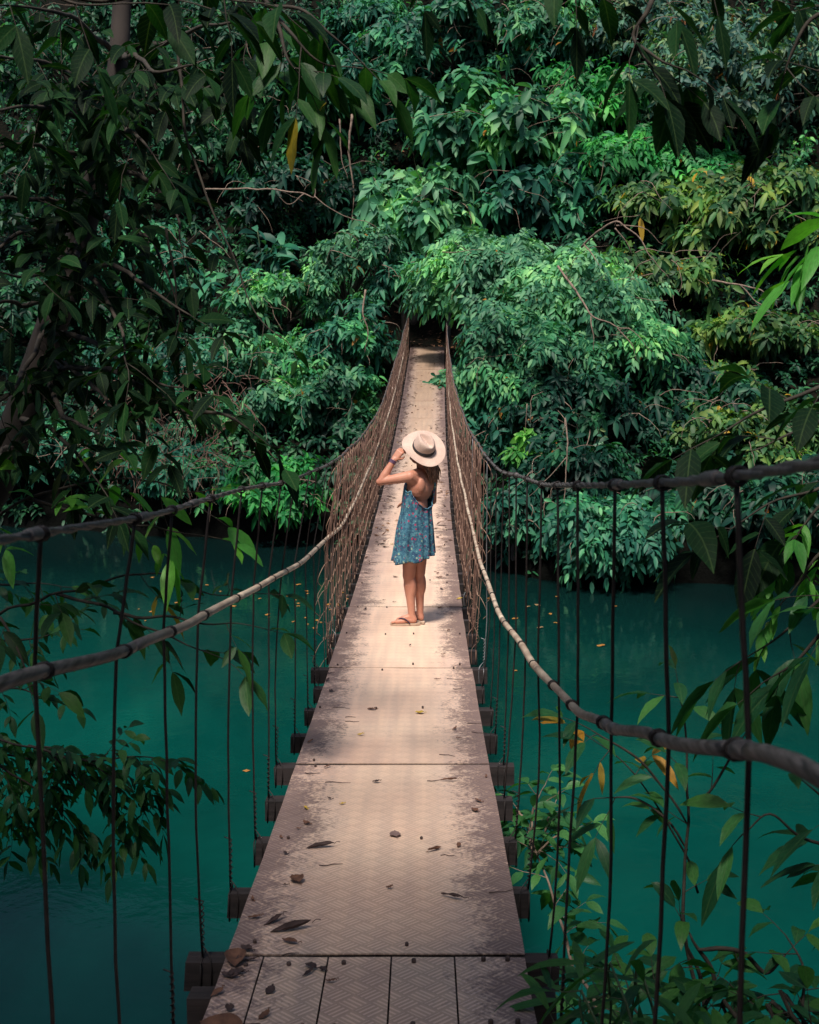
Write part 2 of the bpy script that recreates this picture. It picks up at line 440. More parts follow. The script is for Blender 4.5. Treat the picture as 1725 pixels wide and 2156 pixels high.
# ------------------------------------------------------------------ bridge materials
def deck_mat():
    m, nt, b = mat('tread_plate'); L = nt.links
    uv = node(nt, 'ShaderNodeUVMap')
    sp = node(nt, 'ShaderNodeSeparateXYZ'); L.new(uv.outputs[0], sp.inputs[0])
    U, V = sp.outputs[0], sp.outputs[1]
    gp = node(nt, 'ShaderNodeNewGeometry'); psp = node(nt, 'ShaderNodeSeparateXYZ'); L.new(gp.outputs['Position'], psp.inputs[0])
    cell = 1 / .074
    a = math_n(nt, 'MULTIPLY', math_n(nt, 'ADD', U, V), cell * .707)
    c = math_n(nt, 'MULTIPLY', math_n(nt, 'SUBTRACT', U, V), cell * .707)
    ck = math_n(nt, 'MODULO', math_n(nt, 'ADD', math_n(nt, 'FLOOR', a), math_n(nt, 'FLOOR', c)), 2.0)
    ck = math_n(nt, 'GREATER_THAN', math_n(nt, 'ABSOLUTE', ck), .5)
    fa = math_n(nt, 'FRACT', a); fc = math_n(nt, 'FRACT', c)
    s1 = math_n(nt, 'SINE', math_n(nt, 'MULTIPLY', fa, 6.283 * 4.0)); s2 = math_n(nt, 'SINE', math_n(nt, 'MULTIPLY', fc, 6.283 * 4.0))
    mm = node(nt, 'ShaderNodeMix'); L.new(ck, mm.inputs[0]); L.new(s1, mm.inputs[2]); L.new(s2, mm.inputs[3])
    bars = math_n(nt, 'GREATER_THAN', mm.outputs[0], .25)
    ea = math_n(nt, 'LESS_THAN', math_n(nt, 'ABSOLUTE', math_n(nt, 'SUBTRACT', fa, .5)), .43)
    ec = math_n(nt, 'LESS_THAN', math_n(nt, 'ABSOLUTE', math_n(nt, 'SUBTRACT', fc, .5)), .43)
    bars = math_n(nt, 'MULTIPLY', bars, math_n(nt, 'MULTIPLY', ea, ec))
    nA = noise_n(nt, uv.outputs[0], 1.3, 5, .6); nB = noise_n(nt, uv.outputs[0], 7, 8, .72, .5); nC = noise_n(nt, uv.outputs[0], 45, 5, .75)
    mp = node(nt, 'ShaderNodeMapping'); mp.inputs['Scale'].default_value = (16, 1.1, 1); L.new(uv.outputs[0], mp.inputs[0])
    nS = noise_n(nt, mp.outputs[0], 1, 3, .5)
    base = ramp(nt, [(.3, (.78, .53, .40)), (.7, (.92, .70, .53))]); L.new(nA.outputs[0], base.inputs[0])
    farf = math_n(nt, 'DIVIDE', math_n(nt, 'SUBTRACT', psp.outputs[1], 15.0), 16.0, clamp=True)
    colr = mixc(nt, math_n(nt, 'MULTIPLY', farf, .72), base.outputs[0], (.20, .135, .085))  # overhang shade painted in together with brown litter tone towards the far end
    st = ramp(nt, [(.35, (.86, .86, .88)), (.65, (1.05, 1.03, 1.0))]); L.new(nS.outputs[0], st.inputs[0])
    colr = mixc(nt, .8, colr, st.outputs[0], 'MULTIPLY')
    # distance from the walked middle
    au = math_n(nt, 'ABSOLUTE', U)
    edge = math_n(nt, 'DIVIDE', math_n(nt, 'SUBTRACT', au, .17), .30, clamp=True)
    # pale worn aluminium towards the edges
    pale = ramp(nt, [(.4, (0, 0, 0)), (.62, (1, 1, 1))]); L.new(nC.outputs[0], pale.inputs[0])
    colr = mixc(nt, math_n(nt, 'MULTIPLY', math_n(nt, 'MULTIPLY', pale.outputs[0], edge), .7), colr, (.62, .52, .52))
    # grime
    g = math_n(nt, 'ADD', math_n(nt, 'MULTIPLY', nB.outputs[0], .46), math_n(nt, 'MULTIPLY', nC.outputs[0], .54))
    g = math_n(nt, 'ADD', g, math_n(nt, 'MULTIPLY', nA.outputs[0], .35))
    g = math_n(nt, 'ADD', g, math_n(nt, 'MULTIPLY', edge, .26))
    gr = ramp(nt, [(.79, (0, 0, 0)), (.90, (1, 1, 1))]); L.new(g, gr.inputs[0])
    colr = mixc(nt, math_n(nt, 'MULTIPLY', gr.outputs[0], .82), colr, (.105, .06, .06))
    # dirt holds between the bars; edges of the bars wear bright near the start of the bridge
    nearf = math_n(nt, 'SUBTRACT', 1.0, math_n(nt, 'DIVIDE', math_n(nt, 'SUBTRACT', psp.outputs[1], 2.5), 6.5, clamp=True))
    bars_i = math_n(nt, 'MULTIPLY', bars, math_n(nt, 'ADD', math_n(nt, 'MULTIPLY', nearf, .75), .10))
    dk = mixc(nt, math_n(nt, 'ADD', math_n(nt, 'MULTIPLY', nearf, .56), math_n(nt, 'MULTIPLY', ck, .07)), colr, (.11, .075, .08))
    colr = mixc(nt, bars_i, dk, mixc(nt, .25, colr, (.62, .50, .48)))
    L.new(colr, b.inputs['Base Color'])
    b.inputs['Roughness'].default_value = .6
    b.inputs['Metallic'].default_value = .0
    h = math_n(nt, 'ADD', bars, math_n(nt, 'MULTIPLY', nC.outputs[0], .5))
    bump(nt, b, h, .8, .004)
    return m
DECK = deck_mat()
WOOD = simple('old_wood', (.006, .005, .006), (.034, .025, .026), 9, .9, .6, stretch=(.25, 2, 2))
BOLT = simple('rusty_bolt', (.03, .02, .02), (.08, .05, .045), 40, .7, .2)
WIRE = simple('blackened_wire', (.006, .0045, .005), (.022, .015, .015), 30, .6, .2)
WIRE_PALE = simple('galvanised_wire', (.16, .17, .18), (.33, .33, .36), 20, .4, .1, metal=.5)
RUSTW = simple('rusted_wire', (.09, .048, .038), (.27, .155, .115), 9, .75, .2)
RUSTL = simple('rusted_wire_light', (.20, .115, .08), (.42, .27, .19), 9, .75, .2)
CABLE = simple('steel_cable', (.055, .052, .058), (.17, .155, .155), 26, .55, .3, stretch=(1, 3, 1))

def rail_mat():
    m, nt, b = mat('weathered_rail'); L = nt.links
    tc = node(nt, 'ShaderNodeTexCoord'); sp = node(nt, 'ShaderNodeSeparateXYZ'); L.new(tc.outputs['Object'], sp.inputs[0])
    nz = noise_n(nt, tc.outputs['Object'], 6, 6, .65)
    mp = node(nt, 'ShaderNodeMapping'); mp.inputs['Scale'].default_value = (25, 1.5, 25); L.new(tc.outputs['Object'], mp.inputs[0])
    n2 = noise_n(nt, mp.outputs[0], 3, 4, .6)
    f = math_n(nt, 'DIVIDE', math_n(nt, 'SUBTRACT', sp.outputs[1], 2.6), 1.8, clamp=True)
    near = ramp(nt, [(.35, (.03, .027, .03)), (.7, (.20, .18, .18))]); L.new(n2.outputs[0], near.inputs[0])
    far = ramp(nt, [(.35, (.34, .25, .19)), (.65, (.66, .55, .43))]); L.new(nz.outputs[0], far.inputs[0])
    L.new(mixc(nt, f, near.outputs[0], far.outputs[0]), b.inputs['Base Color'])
    b.inputs['Roughness'].default_value = .55
    bump(nt, b, n2.outputs[0], .4, .004)
    return m
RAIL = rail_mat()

# ------------------------------------------------------------------ bridge
J0, PL = 3.84, 2.31
BS = PL / 4
bridge = empty('suspension_footbridge', (deck_x(1), 1, deck_z(1)),
               'narrow hanging footbridge with worn plate deck, cable handrails and rusty wire sides', 'footbridge')

def plate(name, y0, y1, x0=-.5, x1=.5, ny=10, dz=0.0, bolts=True, seed=0):
    rg = random.Random(seed * 13 + 5)
    tilt = rg.uniform(-.004, .004); sx = rg.uniform(-.008, .008) if x1 - x0 > .9 else 0
    ys = [y0 + (y1 - y0) * i / ny for i in range(ny + 1)]
    xs = [x0 + (x1 - x0) * i / 6 for i in range(7)]
    vs = []; uvs = []
    T = .006
    for lev in (0, -T):
        for y in ys:
            for x in xs:
                t = (y - y0) / (y1 - y0)
                lift = .005 * mnoise.noise(Vector((x * 2.5 + seed, y * 1.5, 0))) + .006 * max(0, (t - .9) / .1) * abs(rg.random() * 0 + mnoise.noise(Vector((x * 4, seed, 1))))
                ex = x + (.004 * mnoise.noise(Vector((y * 5, seed, x * 9))) if abs(x) > .45 else 0) + sx
                vs.append((deck_x(y) + ex, y, deck_z(y) + lev + dz + lift + tilt * x)); uvs.append((x, y + seed * .37))
    nx = 7; n1 = len(vs) // 2
    fs = []
    for j in range(ny):
        for i in range(6):
            a = j * nx + i
            fs.append((a, a + 1, a + nx + 1, a + nx)); fs.append((n1 + a, n1 + a + nx, n1 + a + nx + 1, n1 + a + 1))
    for i in range(6):
        fs.append((i, n1 + i, n1 + i + 1, i + 1)); a = ny * nx + i; fs.append((a, a + 1, n1 + a + 1, n1 + a))
    for j in range(ny):
        a = j * nx; fs.append((a, a + nx, n1 + a + nx, n1 + a)); a += 6; fs.append((a, n1 + a, n1 + a + nx, a + nx))
    mb = MB(); mb.add(vs, fs, 0)
    nface = len(mb.f)
    if bolts:
        for yb in (y0 + .06, (y0 + y1) / 2, y1 - .05):
            for xb in (-.43, -.14, .13, .42):
                if rg.random() < .55 and y0 < 22:
                    yy = yb + rg.uniform(-.03, .03); xx = xb + rg.uniform(-.05, .05)
                    p = Vector((deck_x(yy) + xx, yy, deck_z(yy) + dz))
                    mb.tube([p + Vector((0, 0, -.01)), p + Vector((0, 0, .012)), p + Vector((0, 0, .015))], [.0065, .0065, .003], 7, 1)
    me = bpy.data.meshes.new(name); me.from_pydata(mb.v, [], mb.f)
    me.polygons.foreach_set('material_index', mb.m)
    uvl = me.uv_layers.new(name='UVMap')
    for p in me.polygons:
        if p.material_index == 0:
            for li in p.loop_indices: uvl.data[li].uv = uvs[me.loops[li].vertex_index]
    me.update()
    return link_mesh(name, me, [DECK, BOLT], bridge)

# the strip-plated start of the deck
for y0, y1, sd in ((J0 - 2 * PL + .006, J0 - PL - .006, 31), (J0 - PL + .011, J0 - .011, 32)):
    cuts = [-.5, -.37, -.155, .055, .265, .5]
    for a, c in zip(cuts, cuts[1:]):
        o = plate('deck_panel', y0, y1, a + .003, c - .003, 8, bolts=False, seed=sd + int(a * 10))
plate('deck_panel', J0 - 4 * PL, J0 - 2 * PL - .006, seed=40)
for k in range(2):
    for xb in (-.42, -.28, -.10, .13, .36, .44):
        for yb in (J0 - .06 - k * .9, J0 - .5 - k):
            p = Vector((deck_x(yb) + xb, yb + xb * .05, deck_z(yb)))
            mb = MB(); mb.tube([p + Vector((0, 0, -.01)), p + Vector((0, 0, .012)), p + Vector((0, 0, .015))], [.008, .008, .004], 7)
            mb.build('bolt_head', BOLT, bridge)
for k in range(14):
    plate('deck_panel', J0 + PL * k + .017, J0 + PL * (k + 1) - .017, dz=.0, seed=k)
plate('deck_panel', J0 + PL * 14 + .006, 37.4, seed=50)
# crossbeams
for i in range(-8, 57):
    y = J0 + i * BS + (.03 if i % 4 else 0)
    rg = random.Random(i + 100)
    half = .5 + (.12 if i % 4 == 0 else rg.uniform(.055, .085))
    if i in (-1,): half = .62
    mb = MB()
    off = rg.uniform(-.015, .015)
    sl = .0074 * (y - 20.8)
    mb.box((deck_x(y) + off, y, deck_z(y) - .006 - .052), half * 2, .085, .095, rx=sl, jit=.004)
    mb.build('crossbeam', WOOD, bridge, smooth=False)
for y, half in ((3.585, .575), (3.02, .56), (2.45, .57)):
    mb = MB(); mb.box((deck_x(y), y, deck_z(y) - .058), half * 2, .085, .095, rx=.0074 * (y - 20.8), jit=.004)
    mb.build('crossbeam', WOOD, bridge, smooth=False)
# lengthwise bearer cables under the deck
for s in (-1, 1):
    mb = MB()
    mb.tube([(deck_x(y) + s * .40, y, deck_z(y) - .125) for y in np.arange(-4, 37.5, .6)], .012, 6)
    mb.build('bearer_cable', CABLE, bridge)

# cables and rails
cab = {}
for s in (-1, 1):
    def cpt(y, s=s):
        p = side_pt(y, s, CAB_H, CAB_X); p.z += .012 * wob(y, s) ; p.x += .012 * wob(y, s + 5); return p
    mb = MB()
    ys = np.arange(-4, 41.5, .12)
    # three twisted strands give the rope lay
    for k in range(3):
        pts = []
        for y in ys:
            c = cpt(min(y, 38)) if y <= 38 else cpt(38).lerp(Vector((deck_x(38) + s * .9, 42, hill_z(deck_x(38) + s * .9, 42) + .1)), (y - 38) / 4)
            a = y * 34 + k * 2.094
            pts.append(c + Vector((math.cos(a), 0, math.sin(a))) * .0045)
        mb.tube(pts, .0052, 5)
    # repair sleeves and windings on the near part
    for yc in ([2.6, 3.9, 1.75, 5.6] if s > 0 else [2.05, 2.85, 3.55, 5.1]):
        L_ = .05 if s < 0 else .045
        pts = [cpt(yc + t) for t in (-L_, -L_ * .8, 0, L_ * .8, L_)]
        mb.tube(pts, [.010, .0114, .0118, .0114, .010], 8)
    mb.build('main_cable', CABLE, bridge)
    cab[s] = cpt
rail = {}
for s in (-1, 1):
    def rpt(y, s=s):
        p = side_pt(y, s, RAIL_H, RAIL_X); p.z += .012 * wob(y * .9, s + 9); p.x += .008 * wob(y, s + 15); return p
    rail[s] = rpt
    mb = MB()
    mb.tube([rpt(y) for y in np.arange(-4, 38, .2)], .006, 6)
    gaps = [2.62, 7.1] if s > 0 else [8.8]
    y = -4.0
    rg = random.Random(3 + s)
    while y < 37:
        e = y + rg.uniform(1.6, 2.6)
        for g in gaps:
            if y < g - .02 and e > g - .12: e = g - .035
        near = [g for g in gaps if abs(y - g) < .08]
        n = max(4, int((e - y) / .12))
        pts = []; rr = []
        for i in range(n + 1):
            yy = y + (e - y) * i / n
            q = rpt(yy); pts.append(q)
            rr.append(.0135 * (1 + .06 * mnoise.noise(Vector((yy * 6, s, 0)))) if yy > 4 or s < 0 else .0118)
        mb.tube(pts, rr, 9)
        for yy in ((y + .01, e - .01) if (y < 2.8 or rg.random() < .7) else ()):
            mb.tube([rpt(yy - .035), rpt(yy - .03), rpt(yy + .03), rpt(yy + .035)], [.011, .0138, .0138, .011], 9)
        y = e + (.075 if any(abs(e + .035 - g) < .02 for g in gaps) else .004)
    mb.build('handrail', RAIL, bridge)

# hangers (100 as parts, the far ones together)
far_h = MB()
for s in (-1, 1):
    for i in range(-7, 57):
        y = J0 + i * BS + (.03 if i % 4 else 0)
        if y < .2 or y > 36.6: continue
        rg = random.Random(i * 7 + s + 50)
        bx = deck_x(y) + s * (.555 + rg.uniform(-.012, .022))
        if i % 4 == 0: bx += s * .03
        zb = deck_z(y) - .01
        yt = y + rg.uniform(-.09, .09)
        top = cab[s](yt); rl = rail[s](y + rg.uniform(-.05, .05))
        bot = Vector((bx, y, zb))
        mid = rl + Vector((s * .018, 0, 0))
        is_pale = (s < 0 and i in (10,)) or (s > 0 and i in (8, 13))
        bow = rg.uniform(-.006, .022)
        P0 = top + Vector((0, -.0, -.008))
        pts = []
        n = 7
        for k in range(n + 1):
            t = k / n
            q = P0.lerp(mid, t) + Vector((rg.uniform(-.0012, .0012), rg.uniform(-.0012, .0012), 0)) * (0 < k < n)
            pts.append(q)
        for k in range(1, 11):
            t = k / 10
            q = mid.lerp(bot, t)
            q.x += s * bow * math.sin(t * math.pi)
            q += Vector((rg.uniform(-.0015, .0015), rg.uniform(-.0015, .0015), 0)) * (k < 10)
            pts.append(q)
        rad = .0042 if i < 6 else .0037
        if 100 > 0 and i > 43 - (0 if s > 0 else 0):
            far_h.tube(pts, .004, 4); continue
        mb = MB(); mb.tube(pts, rad, 6)
        # the tail wound back up the wire above the beam, and a lashing round the beam
        if i < 14 and rg.random() < .75:
            h0 = .05; wpts = []
            for k in range(46):
                t = k / 45; zz = h0 + t * .16
                c = bot.lerp(mid, zz / max(.3, (mid - bot).length))
                a = t * 44
                wpts.append(c + Vector((math.cos(a), math.sin(a), 0)) * .0058)
            wpts.append(wpts[-1] + Vector((-.03, 0, .012)))
            mb.tube(wpts, .0024, 4)
            mb.tube(curve_pts([bot + Vector((0, 0, .05)), bot + Vector((-s * .03, -.03, .02)), bot + Vector((-s * .035, -.048, -.03)), bot + Vector((-s * .03, -.05, -.10))], 4), .0028, 4)
        if i < 30:
            mb.tube([bot + Vector((0, -.048, .004)), bot + Vector((0, -.05, -.10)), bot + Vector((0, .05, -.106)), bot + Vector((0, .05, .004)), bot + Vector((0, -.048, .006))], .003, 4)
        m_ = WIRE_PALE if is_pale else (WIRE if i < 9 else RUSTW)
        h = mb.build('hanger', m_, bridge)
        if is_pale: h['label'] = 'pale galvanised hanger wire'
        tb = MB()
        for k in range(3 if i < 16 else 1):
            c = cab[s](yt + (k - 1) * .011); tb.torus(c + Vector((0, 0, -.001)), (rg.uniform(-.2, .2), 1, rg.uniform(-.2, .2)), .0122, .0027, 10, 5)
        tb.build('wire_tie', WIRE if i < 9 else RUSTW, h)
        tb = MB()
        for k in range(3 if i < 16 else 1):
            c = rail[s](rl.y + (k - 1) * .009); tb.torus(c, (rg.uniform(-.4, .4), 1, rg.uniform(-.4, .4)), .0150, .0025, 10, 5)
        tb.build('wire_tie', WIRE if i < 9 else RUSTW, h)
for o in list(COL.objects):
    if o.name.startswith('wire_tie'):
        o.matrix_parent_inverse = Matrix.Identity(4)
tag(far_h.build('far_hangers', RUSTW, bridge), kind='stuff')

# end posts carrying the cables
POST = simple('mossy_concrete', (.05, .055, .05), (.15, .145, .135), 10, .9, .4)
for s in (-1, 1):
    p = Vector((deck_x(37.7) + s * .60, 37.7, deck_z(37.4) - .6)); mb = MB()
    mb.tube([p, p + Vector((0, 0, .9)), p + Vector((s * .02, .02, 1.75))], [.085, .08, .075], 10)
    mb.build('end_post', POST, bridge)
# wire mesh sides
for s in (-1, 1):
    mb = MB(); rg = random.Random(77 + s)
    ys0 = 8.6 if s < 0 else 9.4
    def net_pt(y, t, s=s):
        a = Vector((deck_x(y) + s * .545, y, deck_z(y) - .04)); b_ = cab[s](y) + Vector((0, 0, -.01))
        p = a.lerp(b_, t); p.x += s * (.03 * math.sin(t * math.pi) * (1 if s < 0 else .6) * (.5 + .5 * math.cos((y - 12) * .12)) + .02 * mnoise.noise(Vector((y * .9, t * 3, s)))); return p
    rows = 8
    for r in range(rows + 1):
        t = .03 + .94 * r / rows
        y = ys0 + rg.uniform(-.3, .9)
        pts = []
        # a curled loose end
        p0 = net_pt(y, t)
        pts += curve_pts([p0 + Vector((s * .04, -.05, -.18)), p0 + Vector((s * .07, -.09, -.13)), p0 + Vector((s * .05, -.10, -.06)), p0 + Vector((s * .02, -.05, -.01)), p0], 3)
        ph = rg.uniform(0, 6)
        while y < 37:
            w = .5 + .5 * mnoise.noise(Vector((y * .3, r, 2)))
            q = net_pt(y, t + .012 * math.sin(y * 22 + ph + 1.5 * mnoise.noise(Vector((y, r, 0)))) * (.7 + w))
            pts.append(q); y += .06 if y < 20 else .12
        mb.tube(pts, .0031, 4, 1)
    y = ys0
    while y < 36.8:
        k = 9; t0 = 0; t1 = 1 if rg.random() < .8 else rg.uniform(.5, .95)
        dy = rg.uniform(-.05, .05)
        pts = [net_pt(y + dy * j / k, t0 + (t1 - t0) * j / k) + Vector((rg.uniform(-.006, .006), rg.uniform(-.018, .018), 0)) for j in range(k + 1)]
        mb.tube(pts, rg.uniform(.0020, .0036), 4)
        y += rg.uniform(.08, .24)
    # strands that came loose and hang outside
    for k in range(18):
        y = rg.uniform(ys0 + .2, 20); t = rg.uniform(.3, 1)
        p = net_pt(y, t); L_ = rg.uniform(.2, .6)
        pts = [p]
        for j in range(6):
            p = p + Vector((s * rg.uniform(-.025, .045), rg.uniform(-.05, .05), -L_ / 6 * rg.uniform(.3, 1.3))); pts.append(p)
        mb.tube(curve_pts(pts, 3), .0026, 4, 1)
    mb.build('wire_mesh_side', [RUSTW, RUSTL], bridge)

# ------------------------------------------------------------------ fallen leaves on the deck
DL = [simple('dead_leaf_brown', (.07, .03, .02), (.16, .075, .045), 30, .8, .3), simple('dead_leaf_dark', (.025, .014, .014), (.06, .035, .035), 30, .8, .3),
      simple('dead_leaf_yellow', (.40, .26, .03), (.5, .34, .05), 30, .7, .2), simple('dead_leaf_grey', (.13, .085, .08), (.2, .13, .12), 30, .8, .3)]
def dead_leaf(x, y, L_, W_, rot, m, curl, label, group=None, z=None):
    """one dry leaf, curled along its midrib"""
    mb = MB(); nL, nW = 8, 4
    rg = random.Random(int(x * 997 + y * 131))
    bend = rg.uniform(-.5, .5)
    vs = []
    for i in range(nL + 1):
        t = i / nL; w = W_ * .5 * (math.sin(math.pi * t ** .85) ** .8 if 0 < t < 1 else .02)
        for j in range(nW + 1):
            q = (j / nW * 2 - 1)
            ang = q * curl
            xx = (w * math.sin(ang) / max(curl, .01)) if curl > .01 else w * q
            zz = w * (1 - math.cos(ang)) / max(curl, .01) + .004 + .006 * rg.random() + .012 * abs(bend) * (t - .5) ** 2 * 4
            yy = (t - .5) * L_
            a = bend * (t - .5)
            vs.append(Vector((xx + yy * math.sin(a) * .5, yy, zz)))
    fs = [(i * (nW + 1) + j, i * (nW + 1) + j + 1, (i + 1) * (nW + 1) + j + 1, (i + 1) * (nW + 1) + j) for i in range(nL) for j in range(nW)]
    mb.add(vs, fs)
    mb.tube([(0, -L_ * .5, .006), (0.01, -L_ * .62, .008), (.004, -L_ * .72, .006)], .0016, 4)
    o = mb.build('fallen_leaf', m)
    yy = y
    o.location = (deck_x(yy) + x, yy, (deck_z(yy) if z is None else z) + .002)
    o.rotation_euler = (math.atan(.0074 * (yy - 20.8)) if z is None else 0, 0, rot)
    return tag(o, label, 'leaf', group)
dead_leaf(-.33, 3.28, .125, .10, .5, DL[1], .5, 'dark rounded dead leaf lying flat among litter on the nearest deck plates')
dead_leaf(-.13, 3.24, .11, .055, 2.6, DL[2], .9, 'yellow green leaf at the bottom edge of the deck')
dead_leaf(-.43, 3.32, .16, .10, 1.1, DL[0], 1.0, 'large crumpled brown leaf overhanging the deck corner nearest the camera')
dead_leaf(-.30, 4.05, .15, .05, 1.9, DL[1], 1.6, 'long dark curled dead leaf just past the first plate joint')
dead_leaf(-.37, 4.12, .09, .03, 2.4, DL[1], 1.6, 'small dark curl lying behind the long dark curled leaf')
dead_leaf(.04, 5.05, .075, .05, .1, DL[3], .2, 'flat greyish pink oval leaf in the middle of the deck')
dead_leaf(.27, 4.35, .10, .025, 1.0, DL[1], 1.7, 'narrow dark curled leaf near the right deck edge by the first joint')
dead_leaf(.21, 4.86, .075, .028, -.9, DL[0], 1.7, 'short rusty leaf curl right of the grey oval leaf')
dead_leaf(-.27, 4.90, .12, .04, 1.75, DL[1], 1.5, 'dark twisted leaf left of the grey oval leaf')
dead_leaf(-.33, 4.52, .085, .065, .3, DL[0], .9, 'reddish brown crumpled leaf on the left half of the deck')
dead_leaf(.29, 5.85, .085, .025, 1.5, DL[0], 1.6, 'thin red brown leaf lying crosswise near the second joint')
dead_leaf(.14, 7.2, .06, .04, 1.2, DL[2], .5, 'small yellow leaf on the third deck panel')
dead_leaf(-.46, 3.80, .14, .09, .2, DL[0], 1.1, 'crumpled brown leaf caught on the left end of the first joint beam')
rgl = random.Random(12)
k = 0
while k < 105:
    y = 3.1 + 30 * rgl.random() ** 1.6
    x = rgl.choice([-1, -1, 1]) * min(.48, abs(rgl.gauss(.38, .12))) if rgl.random() < .7 else rgl.uniform(-.45, .45)
    if abs(y - 10.3) < .5 and abs(x - .02) < .25: continue
    if 3.1 < y < 4.2 and x > -.1: continue
    L_ = rgl.uniform(.02, .05)
    w = rgl.random()
    if y > 16: m, lb, g_ = (DL[0], 'brown dead leaf on the far half of the deck', 'brown dead leaves on the far deck') if w < .8 else (DL[2], 'yellow dead leaf on the far half of the deck', 'yellow dead leaves on the far deck')
    elif w < .6: m, lb, g_ = DL[0], 'small brown curled dead leaf on the near half of the deck', 'small brown leaves on the near deck'
    elif w < .9: m, lb, g_ = DL[1], 'small blackish dead leaf on the near half of the deck', 'small dark leaves on the near deck'
    else: m, lb, g_ = DL[2], 'small yellow dead leaf on the near half of the deck', 'small yellow leaves on the near deck'
    dead_leaf(x, y, L_ * (1 + y / 40), L_ * rgl.uniform(.3, .6) * (1 + y / 25), rgl.uniform(0, 3.1), m, rgl.uniform(.2, .8), lb, g_)
    k += 1
for k in range(14):
    y = rgl.uniform(3.2, 4.0); x = rgl.uniform(-.47, -.16)
    dead_leaf(x, y, rgl.uniform(.03, .075), rgl.uniform(.012, .035), rgl.uniform(0, 3.1), rgl.choice([DL[0], DL[1], DL[1]]), rgl.uniform(.2, 1.0), 'crumbling brown leaf scrap in the litter on the left of the nearest plates', 'leaf scraps around the first joint')
for k in range(16):
    y = rgl.uniform(3.2, 8.5); x = rgl.choice([-1, -1, 1]) * rgl.uniform(.15, .45); a = rgl.uniform(-.5, .5); L_ = rgl.uniform(.05, .14)
    mb = MB(); p = [Vector((t * L_ * math.cos(a), t * L_ * math.sin(a) + .008 * math.sin(t * 7 + k), .004)) for t in (0, .3, .6, 1)]
    mb.tube(p, [.0022, .002, .0018, .001], 5); o = mb.build('twig', DL[1]); o.location = (deck_x(y) + x, y, deck_z(y)); o.rotation_euler = (math.atan(.0074 * (y - 20.8)), 0, 0)
    tag(o, 'thin dark broken twig lying across the deck plates', 'twig', 'twigs on the near deck')
# twig litter towards the far end
Lv = Leaves(); rg = np.random.default_rng(4)
n = 420; yy = rg.uniform(14, 37, n); xx = np.where(rg.random(n) < .6, -.46 + np.abs(rg.normal(0, .14, n)), .46 - np.abs(rg.normal(0, .12, n)))
P = np.array([(deck_x(a) + b_, a, deck_z(a) + .008) for a, b_ in zip(yy, xx)])
D = np.stack([rg.normal(size=n), rg.normal(size=n) * .6, rg.normal(size=n) * .12], 1)
Lv.add(P, D, np.tile([0, 0, 1.0], (n, 1)), rg.uniform(.05, .12, n), rg.uniform(.015, .05, n), 0)
o = Lv.build('leaf_litter', G_DRY, None, 2); tag(o, 'brown leaf litter gathered along the edges of the far deck', 'litter', kind='stuff')

# floating leaves
ORG = simple('floating_leaf_orange', (.26, .10, .02), (.38, .19, .04), 20, .5, .1)
PAL = simple('floating_leaf_tan', (.16, .10, .05), (.26, .17, .08), 20, .5, .1)
def float_leaf(u, v, m, label, group, sz):
    b = (v - 1078.0) / FD; ang = TH + math.atan(b); y = CZ / math.tan(ang)
    p = at(u, v, y)
    mb = MB(); a = rgf.uniform(0, 6); q = []
    for i in range(9):
        t = i / 8 * 6.283
        q.append((p.x + sz * (math.cos(t) * math.cos(a) * .5 - math.sin(t) * math.sin(a) * .28), p.y + sz * (math.cos(t) * math.sin(a) * .5 + math.sin(t) * math.cos(a) * .28), .012 + .006 * math.sin(3 * t)))
    mb.add(q[:8] + [(p.x, p.y, .022)], [(i, (i + 1) % 8, 8) for i in range(8)])
    tag(mb.build('floating_leaf', m), label, 'leaf', group)
rgf = random.Random(9)
for k in range(48):
    z = rgf.random()
    if z < .45: u, v = rgf.gauss(660, 40), rgf.gauss(1285, 28)
    elif z < .75: u, v = rgf.uniform(250, 660), rgf.gauss(1275, 30)
    else: u, v = None, None
    if u: float_leaf(u, v, ORG if rgf.random() < .7 else ORG, 'orange leaf floating on the green water to the left of the bridge', 'leaves floating left of the bridge', rgf.uniform(.06, .16))
    else: float_leaf(rgf.uniform(1020, 1300), rgf.gauss(1300, 35), PAL if rgf.random() < .6 else ORG, 'tan leaf floating on the dark water to the right of the bridge', 'leaves floating right of the bridge', rgf.uniform(.08, .2))
float_leaf(519, 1624, ORG, 'single orange leaf floating alone below the left handrail', None, .12)

# ------------------------------------------------------------------ person
PX, PY = -.016, 9.97
PZ = deck_z(PY) + .006
SKIN = bpy.data.materials.new('skin'); SKIN.use_nodes = True
def skin_mat():
    m, nt, b = mat('sunned_skin'); tc = node(nt, 'ShaderNodeTexCoord')
    nz = noise_n(nt, tc.outputs['Object'], 6, 3)
    r = ramp(nt, [(.3, (.48, .20, .135)), (.7, (.60, .29, .20))]); nt.links.new(nz.outputs[0], r.inputs[0])
    nt.links.new(r.outputs[0], b.inputs['Base Color']); b.inputs['Roughness'].default_value = .5
    b.inputs['Subsurface Weight'].default_value = .12; b.inputs['Subsurface Radius'].default_value = (.02, .008, .004)
    return m
bpy.data.materials.remove(SKIN); SKIN = skin_mat()

